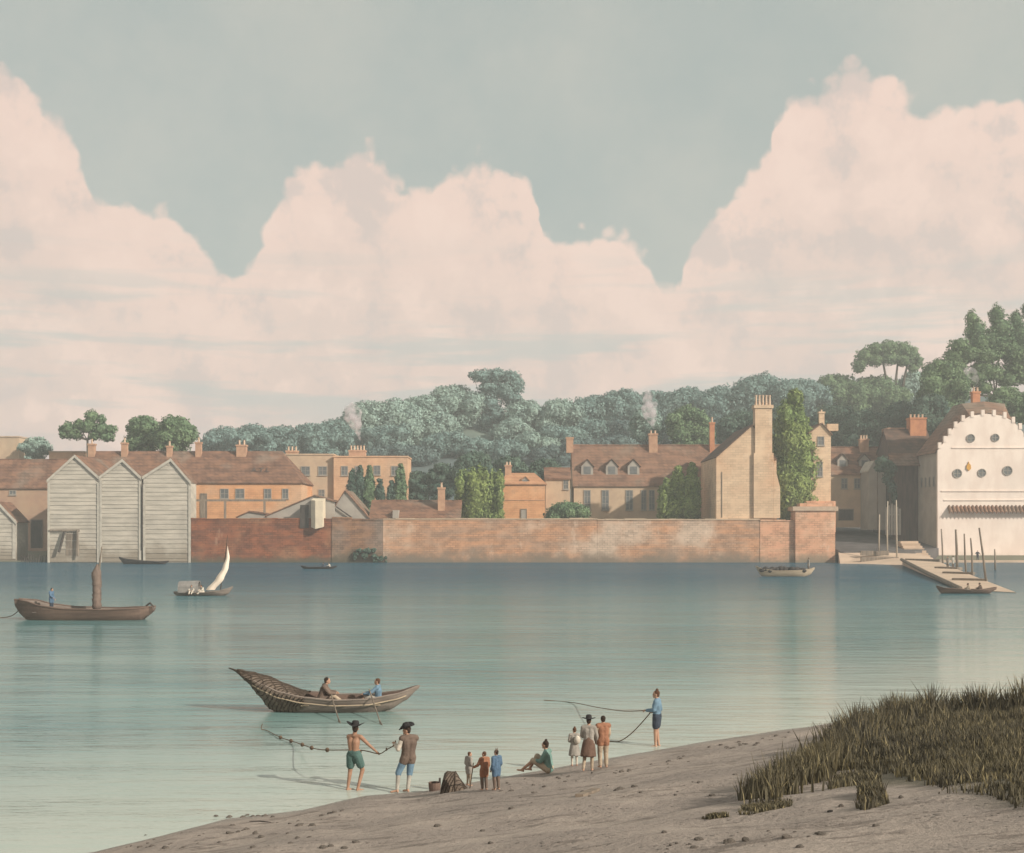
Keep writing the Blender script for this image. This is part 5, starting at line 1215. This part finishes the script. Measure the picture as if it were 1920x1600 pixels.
    if hat:
        tilt, curl, br = hat; mb = MB(); q = Matrix.Rotation(tilt, 3, 'Y') @ Matrix.Rotation(-0.08, 3, 'X')
        c = hd+V3((0,-.01,.075))
        def curlf(p, a, r, z):
            l = p; w = max(0, (r-.10)/.1); l = V3((l.x, l.y, l.z+curl*w*abs(math.cos(a))**1.5)); return c+q @ (hz @ l)
        mb.lathe([(.095,.0),(br,-.004),(br+.006,.006),(br,.014),(.10,.016),(.098,.05),(.088,.115),(.06,.14),(.02,.146)], (0,0,0), 28, curlf)
        sc(mb).build('hat', M['felt'], t, local=True, smooth=True)
    if cap:
        mb = MB(); c = hd+V3((0,-.01,.05)); mb.ell(c, .088, .10, .075, 14, 10, hz)
        for k in range(cap[1]): mb.tube([c+V3((-.03+.06*k,-.02,.05)), c+V3((-.05+.09*k,-.03,.17))], [.03,.012], 8)
        m2 = remeshed(mb, .014, 2); sc(m2).build('cap', M[cap[0]], t, local=True, smooth=True)
    return t
def hand(t, S, pose, height):
    return t
def tall(px0, py_top, p):                      # height of a figure from its top row and its foot point
    return (wz(py_top, p.y)-p.z)

# the two men hauling the net
pA = onwater(664, 1481); pA.z = -0.04
poseA = dict(pelvis=(.0,0,.94), waist=(-.01,.0,1.09), chest=(-.015,0,1.28), neck=(.0,.0,1.47), head=(.02,.035,1.61),
    shR=(.18,.02,1.41), elR=(.36,.14,1.19), wrR=(.515,.26,1.005), shL=(-.18,.04,1.40), elL=(-.215,.19,1.16), wrL=(-.06,.33,1.02),
    hipR=(.09,0,.92), knR=(.17,.14,.54), anR=(.12,-.03,.09), toeR=(.22,.11,.03), hipL=(-.09,0,.92), knL=(-.12,.01,.51), anL=(-.15,-.06,.085), toeL=(-.06,.08,.03))
perA = person('bare-backed fisherman in a wide black hat and green shorts hauling the net rope', pA, 1.66, -0.35, poseA, [('shorts','c_teal')], skin='skin_shaded', hat=(0.05,.075,.225), voxel=.012, headturn=0.3)
pB = onshore(762, 1486)
poseB = dict(pelvis=(.05,0,.93), waist=(.06,.0,1.09), chest=(.075,.0,1.28), neck=(.055,0,1.47), head=(.02,.03,1.61),
    shR=(.24,-.03,1.40), elR=(.10,.20,1.16), wrR=(-.14,.28,1.19), shL=(-.10,.03,1.40), elL=(-.215,.04,1.13), wrL=(-.23,.22,1.24),
    hipR=(.14,0,.91), knR=(.10,.02,.50), anR=(.02,-.05,.085), toeR=(-.05,.09,.03), hipL=(-.03,0,.91), knL=(-.19,.08,.52), anL=(-.25,.02,.085), toeL=(-.40,.07,.03))
perB = person('man in black hat, brown waistcoat, blue breeches and pale stockings leaning back on the rope', pB, 1.62, 0.45, poseB, [('sleeves','c_white'),('waistcoat','c_vest'),('breeches','c_blue'),('stockings','c_stone')], hat=(-.34,.07,.215), voxel=.012, headturn=1.0)
def joint_world(t, J, h): return t.matrix_basis @ (V3(J)*(h/1.75))
hA = joint_world(perA, (.555,.29,.955), 1.66); hB = joint_world(perB, (-.215,.30,1.21), 1.62); hA2 = joint_world(perA, (-.01,.38,1.0), 1.66)
# net rope with floats
rp = thing('net_rope', 'thin net rope with dark cork floats running from the water to the two men', 'rope', (0,0,0))
w0 = onwater(492, 1372); w1 = onwater(526, 1386); w2 = onwater(556, 1399)
pts = [w0+V3((0,0,.25)), w0+V3((-.03,0,.08)), w0+V3((.15,0,.03)), w1+V3((0,0,.05)), w2+V3((0,0,.10)), V3((wx(590,34.6),34.6,wz(1404,34.6))), V3((wx(620,33),33,wz(1406.5,33))), hA2, hA, (hA+hB)/2-V3((0,0,.012)), hB, hB+V3((.02,.02,.10))]
sp_ = smooth_pts(pts); MB().tube(sp_, 0.013, 6).build('line', M['rope'], rp)
def at_px(px):
    return min(sp_, key=lambda p: abs(CX+p.x*FL/p.y-px))
for px in (527, 547, 565, 585, 612): 
    c = at_px(px); MB().ell(c, .055, .05, .062, 10, 8).build('float', M['cork'], rp, smooth=True)
c = (hA+hB)/2; MB().lathe([(.022,-.018),(.038,-.01),(.038,.01),(.022,.018)], c, 12, lambda p,a,r,z: c+V3((z,(p-c).y,(p-c).x))).build('float', M['rope'], rp)

# group of three children by the net heap
def kid(label, px, pyt, pyb, **kw):
    p = onshore(px, pyb); h = tall(px, pyt, p); return person(label, p, h, **kw)
GK = 'people watching on the shore'
folded = dict(elR=(.225,-.02,1.13), wrR=(.12,.20,1.10), elL=(-.225,-.02,1.13), wrL=(-.10,.21,1.12))
k1 = kid('child in a pale grey jacket and buff breeches standing behind the heaped net', 879, 1409, 1474, yaw=-0.9, pose=dict(head=(.02,.05,1.60), wrR=(.16,.16,.95), wrL=(-.2,.1,.9)), wear=[('coat','c_grey'),('breeches','c_buff'),('stockings','c_buff')], hair='hair_brown', voxel=.018, group=GK, headturn=-.5)
k2 = kid('child in a rust-brown coat holding a thin stick beside the heaped net', 908, 1409, 1482, yaw=0.55, pose=dict(elR=(.23,-.02,1.13), wrR=(.20,.1,.9), elL=(-.27,.10,1.14), wrL=(-.36,.28,1.03)), wear=[('trousers','c_vest'),('coat','c_rust')], hair='hair_brown', voxel=.018, group=GK, headturn=.6)
p2 = k2.matrix_basis @ (V3((-.385,.36,1.0))*((tall(908,1409,onshore(908,1482)))/1.75))
g2 = onshore(881, 1478)
o = MB().tube([g2+V3((0,0,-.02)), (p2+g2)/2, p2+(p2-g2)*0.22], [.014,.013,.011], 7).build('walking_stick', M['timber']); tag(o, 'thin stick slanting from the hand of the child in rust-brown', 'stick')
k3 = kid('child in a deep blue coat with a two-eared cap next to the rust-brown coat', 931, 1406, 1482, yaw=0.7, pose=dict(wrR=(.2,.12,.9), wrL=(-.2,.12,.9)), wear=[('trousers','c_vest'),('coat','c_deepblue')], hair='hair_dark', voxel=.018, group=GK, headturn=.3, cap=('c_brown',2))
# net heap on a frame and a small tub
pn = onshore(856, 1483); k = pn.y/FL
t = thing('heaped_net', 'brown net heaped over hoops like a half basket at the water edge', 'net', tuple(pn))
def netheap():
    V = []; n, m = 16, 14
    for i in range(n+1):
        f = i/n; x = (828+52*f-856)*k; h = 37*k*lerp_tab([(0,.90),(.12,1.0),(.5,.98),(.72,.60),(1,.05)], f)
        for j in range(m+1):
            a = math.pi*j/m; r = .26+.06*(1-f)
            V.append((x+0.16*math.sin(a)*(0.5-f), -r*math.cos(a), h*math.sin(a)**0.7-0.02+0.015*mnoise.noise((x*6, a*3, 0))))
    F_ = [(i*(m+1)+j, (i+1)*(m+1)+j, (i+1)*(m+1)+j+1, i*(m+1)+j+1) for i in range(n) for j in range(m)]+[tuple(range(m,-1,-1)), tuple(range(n*(m+1),(n+1)*(m+1)))]
    mb = MB(); mb.add(V, F_); mb.build('net_cover', M['net'], t, local=True, smooth=True)
    mb = MB(); g = lambda i, j: V3(V[min(i,n)*(m+1)+j])*1.012
    for q in range(-m, n, 2):
        P = [g(q+j, j) for j in range(m+1) if 0 <= q+j <= n]
        if len(P) > 2: mb.tube(P, .012, 5)
    for q in (0, n//2, n): mb.tube([g(q, j) for j in range(m+1)], .016, 5)
    mb.build('hoops', M['cord'], t, local=True)
netheap()
pt = onshore(815, 1483)
t = thing('wooden_tub', 'small brown wooden tub with an upright lug beside the heaped net', 'tub', tuple(pt))
MB().lathe([(.13,-.02),(.145,.10),(.15,.2),(.135,.2),(.125,.02)], (0,0,0), 14).build('tub', M['hull_brown'], t, local=True)
MB().box(.10,.145,-.05,.05,.15,.30).build('lug', M['timber_dark'], t, local=True)
# seated man
ps = onshore(1030, 1450)
sit = dict(pelvis=(0,0,.13), waist=(0,.03,.28), chest=(0,.075,.47), neck=(0,.09,.66), head=(0,.125,.80), shR=(.185,.06,.60), elR=(.22,.20,.36), wrR=(.14,.38,.34), shL=(-.185,.06,.60), elL=(-.22,.20,.36), wrL=(-.10,.40,.36),
    hipR=(.095,.02,.12), knR=(.12,.40,.44), anR=(.11,.62,.09), toeR=(.12,.78,.04), hipL=(-.095,.02,.12), knL=(-.12,.44,.36), anL=(-.12,.78,.08), toeL=(-.12,.93,.06))
person('man in a sea-green coat sitting on the mud with knees drawn up', ps, tall(1030,1389,ps)*1.75/0.93, 1.25, sit, [('breeches','c_buff'),('shirt','c_seagreen')], hair='hair_dark', voxel=.016, group=GK, bun=True, headturn=-.2)
# three women
w = kid('small woman in grey carrying a pale round bundle on her back', 1077, 1364, 1437, yaw=0.1, pose=dict(elR=(.24,.1,1.15), wrR=(.08,.20,1.18), elL=(-.24,.02,1.14), wrL=(-.1,.2,1.05)), wear=[('shirt','c_grey'),('skirt','c_grey'),('bundle','c_white'),('stockings','c_white')], hair='hair_brown', voxel=.017, group=GK, bun=True, headturn=.5)
w = kid('woman in a black brimmed hat, grey bodice and dark brown skirt', 1104, 1345, 1446, yaw=-0.1, pose=dict(elR=(.26,.0,1.16), wrR=(.26,.10,.93), elL=(-.23,.05,1.14), wrL=(-.12,.22,1.05), anL=(-.17,-.10,.085), knL=(-.13,.02,.50)), wear=[('shirt','c_grey'),('skirt','c_brown'),('stockings','c_buff')], hat=(0,.03,.215), voxel=.016, group=GK)
w = kid('woman in a rust-red shawl and buff trousers next to the black-hatted woman', 1131, 1342, 1440, yaw=0.25, pose=dict(elR=(.225,.03,1.14), wrR=(.2,.14,.93), elL=(-.24,.02,1.14), wrL=(-.24,.12,.92)), wear=[('trousers','c_buff'),('sleeves','c_buff'),('waistcoat','c_rust')], hair='hair_dark', voxel=.016, group=GK)
# wading man with two lines
pw = onwater(1232, 1399); pw.z = -0.05; hw = 1.70
poseW = dict(elR=(.225,-.06,1.14), wrR=(.20,.16,1.05), elL=(-.23,.05,1.16), wrL=(-.12,.30,1.13), head=(0,.03,1.61), anR=(.085,-.03,.085), anL=(-.085,.03,.085))
perW = person('wading man in a light blue jacket and dark shorts paying out two lines', pw, hw, 1.25, poseW, [('shorts','c_navy'),('shirt','c_blue')], hair='hair_brown', voxel=.014, bun=True, headturn=.2)
hl = perW.matrix_basis @ (V3((-.11,.37,1.12))*hw/1.75); hr = perW.matrix_basis @ (V3((.19,.24,1.03))*hw/1.75)
e1 = onwater(1073, 1319); e0 = onwater(1020, 1314)
o = MB().tube(smooth_pts([e0+V3((0,0,.02)), e1+V3((0,0,.03)), (e1*0.6+hl*0.4)+V3((0,0,-.05)), (e1*.25+hl*.75)-V3((0,0,.08)), hl]), .014, 6).build('line_over_water', M['rope']); tag(o, 'long line stretching upstream from the wading man over the water', 'rope')
e2 = onwater(1162, 1391)
o = MB().tube(smooth_pts([e2+V3((-.3,0,.01)), e2+V3((0,0,.02)), (e2*.65+hr*.35)-V3((0,0,.08)), (e2*.3+hr*.7)-V3((0,0,.06)), hr]), .016, 6).build('slack_line', M['rope']); tag(o, 'slack line drooping from the wading man into the shallows', 'rope')
# crew of the net boat
def aboard(b, x, y, z): return b.matrix_basis @ V3((x,y,z))
rowpose = dict(pelvis=(0,0,.12), waist=(0,.05,.27), chest=(0,.12,.45), neck=(0,.17,.62), head=(0,.23,.75), shR=(.185,.13,.57), elR=(.24,.30,.36), wrR=(.18,.50,.34), shL=(-.185,.13,.57), elL=(-.24,.30,.36), wrL=(-.16,.52,.34),
    hipR=(.1,.02,.11), knR=(.13,.42,.26), anR=(.12,.72,.02), toeR=(.12,.82,.08), hipL=(-.1,.02,.11), knL=(-.13,.42,.24), anL=(-.12,.74,.02), toeL=(-.12,.84,.08))
r1 = person('rower in a brown coat bending forward amidships in the big fishing boat', aboard(fish,-.28,0,.28), 1.78, -1.45, rowpose, [('breeches','c_buff'),('coat','c_vest'),('stockings','c_buff')], hair='hair_dark', voxel=.015)
r2p = dict(rowpose); r2p.update(waist=(0,.01,.27), chest=(0,.02,.46), neck=(0,.02,.64), head=(0,.05,.78), shR=(.185,.02,.59), shL=(-.185,.02,.59))
r2 = person('rower in a pale blue shirt sitting upright near the bow of the fishing boat', aboard(fish,1.75,0,.28), 1.66, 1.5, r2p, [('breeches','c_stone'),('shirt','c_blue')], hair='hair_brown', voxel=.015)
def oar(label, pin, tip, out):
    d = (tip-out).normalized(); t = thing('oar', label, 'oar', tuple(pin), group='oars of the fishing boat')
    MB().tube([out, pin, tip-d*.55], [.024,.026,.02], 8).build('shaft', M['timber'], t)
    n = d.cross(V3((0,1,0))).normalized(); q = d.cross(n).normalized(); a = tip-d*.56
    mb = MB(); mb.add([a+n*.02+q*.012,a-n*.02+q*.012,tip-n*.055+q*.008,tip+n*.055+q*.008,a+n*.02-q*.012,a-n*.02-q*.012,tip-n*.055-q*.008,tip+n*.055-q*.008], [(0,1,2,3),(7,6,5,4),(0,4,5,1),(1,5,6,2),(2,6,7,3),(3,7,4,0)]); mb.build('blade', M['timber'], t)
fy = fish.location.y
pin1 = V3((wx(623,fy-.75), fy-.75, .50)); tip1 = onwater(638, 1357)+V3((0,0,-.05)); oar('oar of the brown-coated rower dipping towards the near shore', pin1, tip1, pin1+(pin1-tip1).normalized()*.5+V3((0,.2,0)))
pin2 = V3((wx(697,fy-.72), fy-.72, .58)); tip2 = onwater(716, 1361)+V3((0,0,-.05)); oar('long oar of the pale blue rower slanting steeply into the river', pin2, tip2, pin2+(pin2-tip2).normalized()*.75)
# small figures in the other boats and at the landing
def far_person(label, loc, h, yaw, pose, wear, **kw): return person(label, loc, h, yaw, pose, wear, voxel=.03, **kw)
pb = aboard(barge,-2.3,-.2,.62); far_person('bargeman in blue standing towards the high end of the barge', pb, 1.62, -1.9, dict(head=(0,.06,1.6), elR=(.23,.1,1.15), wrR=(.15,.25,1.0), wrL=(-.2,.15,.9)), [('trousers','c_navy'),('coat','c_deepblue')], hair='hair_dark')
sitf = rowpose
far_person('passenger in white sitting under the grey canvas tilt', aboard(sail,-.95,-.38,.18), 1.7, 3.1, sitf, [('trousers','c_white'),('shirt','c_white')], hair='hair_brown')
far_person('passenger in white sitting just outside the canvas tilt by the mast', aboard(sail,.05,-.2,.18), 1.7, 2.4, sitf, [('trousers','c_white'),('shirt','c_white')], hair='hair_dark')
far_person('oarsman in dark clothes in the tiny distant rowing boat', aboard(row,.9,0,.15), 1.7, 1.5, sitf, [('trousers','c_navy'),('coat','c_navy')])
far_person('passenger in a pale shirt in the tiny distant rowing boat', aboard(row,1.75,0,.15), 1.7, 1.5, sitf, [('trousers','c_navy'),('shirt','c_white')])
far_person('boatman standing at the stern of the laden moored boat', aboard(moor,3.1,0,.75), 1.72, 1.6, dict(wrR=(.22,.3,1.1), elR=(.25,.1,1.2)), [('trousers','c_vest'),('coat','c_grey')])
far_person('figure in pale clothes seated amidships in the dark landing boat', aboard(ferry,.35,0,.2), 1.62, 1.4, sitf, [('trousers','c_stone'),('shirt','c_buff')])
far_person('figure in brown hunched at the end of the dark landing boat', aboard(ferry,1.5,0,.2), 1.7, 1.4, sitf, [('trousers','c_vest'),('coat','c_vest')])
for px, py, lab, cl in ((1777,1066,'grey-coated figure standing on the causeway, nearer the warehouse corner','c_grey'),(1787,1065,'brown-grey figure standing on the causeway by the stout post','c_stone')):
    p = solve(px, py, CAUSE); far_person(lab, p, 1.75, 2.2 if px == 1777 else 0.6, folded, [('trousers','c_vest'),('coat',cl)])
p = V3((wx(1833,237.5),237.5,.35)); far_person('dark-clad man standing alone on the ledge against the white warehouse', p, 1.85, 2.6, dict(elL=(-.36,.05,1.22), wrL=(-.48,.2,1.05), elR=(.3,.1,1.2), wrR=(.2,.3,1.1)), [('trousers','c_navy'),('coat','c_navy')])

# ------------------------------------------------------------------ stones, plank, grass
def stone_proto(seed, mat):
    rng = random.Random(seed); bm = bmesh.new(); bmesh.ops.create_icosphere(bm, subdivisions=3, radius=1.0)
    for v in bm.verts:
        q = v.co.copy(); d = 1+0.34*mnoise.noise(q*1.1+V3((seed*3.1,0,0)))+0.13*mnoise.noise(q*2.7+V3((0,seed*1.7,0)))
        v.co = V3((q.x*d, q.y*d*.8, max(q.z*d*.62, -.22)))
    me = bpy.data.meshes.new('stone'); bm.to_mesh(me); bm.free(); me.materials.append(mat)
    return me
protos = [stone_proto(i, M['stone']) for i in range(6)]
def stone(px, py, wpx, label, group, me=None):
    p = onshore(px, py); o = bpy.data.objects.new('stone', me or random.choice(protos)); C.objects.link(o)
    s = wpx*p.y/FL/2; o.location = p+V3((0,0,.02*s)); o.scale = (s, s*random.uniform(.8,1.2), s*random.uniform(.7,1.15)); o.rotation_euler = (random.uniform(-.2,.2), random.uniform(-.2,.2), random.uniform(0,6.28))
    tag(o, label, 'stone', group)
for px, py, w in ((405,1531,9),(430,1533,13),(455,1533,10),(463,1529,9),(474,1531,9),(484,1530,8),(497,1531,12),(511,1533,13)):
    stone(px, py, w, 'small grey stone in the row along the waterline', 'stones along the waterline')
for px, py, w in ((262,1590,12),(285,1587,11),(310,1592,16),(344,1590,9),(412,1580,11),(432,1563,16),(447,1561,9),(462,1556,12),(480,1564,12),(491,1571,14),(474,1590,13),(436,1549,14),(560,1549,16),(586,1549,18),(545,1582,12),(558,1572,12),(580,1571,11),(606,1591,18),(620,1588,11),(645,1592,18),(668,1580,15),(604,1530,12),(618,1526,11),(628,1524,12),(641,1521,10),
                  (1310,1468,10),(1336,1492,15),(1392,1493,16),(1442,1448,9),(1378,1453,10),(1643,1551,15),(1578,1513,16),(1690,1497,14),(940,1484,9),(958,1484,12),(905,1560,12),(820,1550,16),(920,1582,13),(1160,1482,22),(1190,1476,14),(1166,1448,12),(1180,1447,10),(1330,1402,9),(1352,1398,9),(1372,1404,8),(1400,1396,9),(1430,1386,8),(1455,1381,9),(1480,1374,8),(1245,1562,13),(960,1517,12),(1000,1473,8),(1020,1476,8),(1060,1466,8)):
    stone(px, py, w, 'grey-brown stone scattered on the bare mud', 'stones scattered on the mud')
srng = random.Random(77)
for (x0, y0, x1, y1, wd, n_) in ((230,1590,670,1535,16,26),(1150,1452,1500,1376,7,26),(850,1500,1300,1480,22,14),(1240,1590,1560,1556,14,14),(940,1470,1120,1452,8,10)):
    for _ in range(n_):
        f = srng.random(); stone(x0+(x1-x0)*f+srng.gauss(0,6), y0+(y1-y0)*f+srng.gauss(0,wd*.5), srng.choice((4,5,6,7,9)), 'grey-brown stone scattered on the bare mud', 'stones scattered on the mud')
stone(1557, 1523, 16, 'single black stone beside the grass tussock', None, stone_proto(9, M['stone_black']))
for i, (px, py, w) in enumerate(((1400,1578,20),(1368,1582,26),(1475,1572,22),(1540,1565,20),(1500,1590,17),(1310,1576,18),(1302,1590,16))):
    stone(px, py, w, 'flat dark stone among the lowest stones below the grass', 'flat dark stones below the grass', stone_proto(20+i, M['stone']))
a, b = onshore(468, 1541), onshore(508, 1543); o = MB().tube([a, (a+b)/2+V3((0,0,.012)), b], [.012,.02,.012], 8).build('driftwood', M['timber_dark']); tag(o, 'black strip of driftwood just below the row of waterline stones', 'driftwood')
a, b = onshore(1086, 1495), onshore(1118, 1484); d = (b-a); n = V3((-d.y,d.x,0)).normalized()*.07
o = MB().prism_z([(q.x,q.y) for q in (a-n,b-n,b+n,a+n)], [a.z,b.z,b.z,a.z], [a.z+.05,b.z+.06,b.z+.06,a.z+.05]).build('plank', M['timber']); tag(o, 'short grey plank lying on the mud below the three women', 'plank')

def in_poly(x, y, P):
    c = False; j = len(P)-1
    for i in range(len(P)):
        if (P[i][1] > y) != (P[j][1] > y) and x < (P[j][0]-P[i][0])*(y-P[i][1])/(P[j][1]-P[i][1])+P[i][0]: c = not c
        j = i
    return c
def grass():
    rng = random.Random(5)
    main = [(1440,1500),(1452,1486),(1478,1470),(1505,1458),(1530,1430),(1560,1412),(1600,1392),(1660,1368),(1700,1362),(1800,1352),(1960,1338),(2300,1310),(2400,1560),(1960,1515),(1905,1512),(1850,1508),(1838,1494),(1765,1488),(1745,1466),(1690,1460),(1640,1450),(1600,1446),(1545,1452),(1500,1470),(1474,1488),(1448,1502)]
    small = [([(1560,1482),(1578,1456),(1606,1448),(1640,1462),(1628,1478),(1595,1474)], .2), ([(1598,1516),(1606,1490),(1640,1484),(1664,1492),(1652,1512),(1624,1520)], .22), ([(1385,1528),(1405,1514),(1450,1508),(1486,1504),(1478,1514),(1440,1522),(1400,1530)], .10), ([(1300,1542),(1330,1532),(1370,1527),(1372,1532),(1330,1538)], .09)]
    V = []; Fq = []; nb = 0
    def blade(x, y, h):
        nonlocal nb
        z = ground_z(x, y)-.02; a = rng.uniform(0, 6.283); w = rng.uniform(.010,.020)*(1+h*.4)*(y/30)**.5; dx, dy = math.cos(a)*w, math.sin(a)*w; b = rng.gauss(0,.20); c = rng.gauss(.06,.16)
        lx, ly = b*h, c*h
        for f, ww in ((0,1),(.55,.75),(1,.08)):
            g = f*f; V.append((x-dx*ww+lx*g, y-dy*ww+ly*g, z+h*f)); V.append((x+dx*ww+lx*g, y+dy*ww+ly*g, z+h*f))
        Fq.append((nb,nb+1,nb+3,nb+2)); Fq.append((nb+2,nb+3,nb+5,nb+4)); nb += 6
    def region(P, n, hfun):
        W_ = [onshore(a, b) for a, b in P]; Q = [(p.x,p.y) for p in W_]; xs = [q[0] for q in Q]; ys = [q[1] for q in Q]; k = 0
        for _ in range(n*6):
            x = rng.uniform(min(xs), max(xs)); y = rng.uniform(min(ys), max(ys))
            e = 0.6*mnoise.noise((x*1.6,y*1.6,4))
            if not in_poly(x+e*.7, y+e*.7, Q): continue
            if not in_poly(x+rng.gauss(0,.016)*y, y+rng.gauss(0,.020)*y, Q): continue
            cl = mnoise.noise((x*.9,y*.9,1))+.6*mnoise.noise((x*2.4,y*2.4,7))
            if cl < -.42 and rng.random() < .85: continue
            blade(x, y, hfun(x, y, cl)); k += 1
            if k >= n: break
    region(main, 72000, lambda x, y, cl: max(.05, (.0085+.0055*cl)*y*rng.uniform(.35,1.3)))
    for P, h in small: region(P, 2200 if h > .2 else 2600, lambda x, y, cl: h*.75*rng.uniform(.3,1.25)*(1+.3*cl))
    # taller rushes along the brow
    brow = [(1442,1498),(1456,1486),(1472,1480),(1512,1462),(1545,1440),(1575,1415),(1600,1398),(1640,1380),(1665,1372),(1700,1360),(1745,1352),(1800,1350),(1860,1345),(1920,1342),(2000,1334),(2200,1320)]
    B = [onshore(a, b) for a, b in brow]
    for a, b in zip(B, B[1:]):
        L = (b-a).length
        for _ in range(int(700*L**.8)):
            f = rng.random(); p = a+(b-a)*f; x = p.x+rng.gauss(0,.009)*p.y; y = p.y+rng.gauss(0,.014)*p.y; tuft = mnoise.noise((x*1.5,y*1.5,9))
            if tuft < -.18: continue
            blade(x, y, (.0185+.017*tuft)*y*rng.uniform(.55,1.2))
    o = np_mesh('shore_grass', np.array(V), np.array(Fq), M['grass']); tag(o, 'dark coarse grass and rushes on the near bank', 'grass', kind='stuff')
grass()

# ------------------------------------------------------------------ chimney smoke
def smoke(label, puffs, Y, dens):
    mb = MB()
    for px, py, r in puffs: mb.ell((wx(px,Y),Y,wz(py,Y)), r*Y/FL, r*Y/FL, r*Y/FL, 12, 8)
    m2 = remeshed(mb, 0.45, 5)
    mt = bpy.data.materials.new('smoke'); mt.use_nodes = True; nt = mt.node_tree; nt.nodes.clear()
    n1 = N(nt, 'ShaderNodeTexNoise', {'Vector': N(nt, 'ShaderNodeTexCoord').outputs['Object'], 'Scale': 0.7, 'Detail': 5.0})
    pv = N(nt, 'ShaderNodeVolumePrincipled', {'Color': (0.93,0.88,0.9,1), 'Density': mth(nt, 'MULTIPLY', sstep(nt, n1.outputs[0], 0.36, 0.62), dens), 'Anisotropy': 0.2})
    out = N(nt, 'ShaderNodeOutputMaterial'); nt.links.new(pv.outputs[0], out.inputs['Volume'])
    o = m2.build('chimney_smoke', mt); tag(o, label, 'smoke', kind='stuff')
smoke('white smoke drifting up from the peach flat-topped house', ((677,834,2),(676,828,3),(674,820,5),(672,811,7),(666,803,8),(674,799,7),(660,793,9),(668,787,11),(652,784,9),(660,775,12),(672,773,9),(650,766,8),(662,760,8)), 277, 1.3)
smoke('white smoke rolling up from the dormered house chimney', ((1226,806,3),(1225,799,5),(1221,790,8),(1228,784,7),(1214,779,10),(1224,772,9),(1208,768,9),(1218,760,10),(1228,758,7),(1210,750,8),(1220,743,7),(1212,734,6)), 268, 1.3)
smoke('thin smoke over the white warehouse chimney', ((1831,722,4),(1830,712,8),(1822,700,12),(1814,695,10)), 250, 0.4)

# ------------------------------------------------------------------ air
def haze():
    mb = MB(); mb.box(-440, 440, -70, 590, -4.0, 100.0)
    mt = bpy.data.materials.new('haze'); mt.use_nodes = True; nt = mt.node_tree; nt.nodes.clear()
    pv = N(nt, 'ShaderNodeVolumePrincipled', {'Color': (0.95,0.97,0.97,1), 'Density': 0.0006, 'Anisotropy': 0.1})
    out = N(nt, 'ShaderNodeOutputMaterial'); nt.links.new(pv.outputs[0], out.inputs['Volume'])
    o = mb.build('haze', mt, local=True); tag(o, 'pale river haze in the air', 'haze', kind='stuff')
haze()
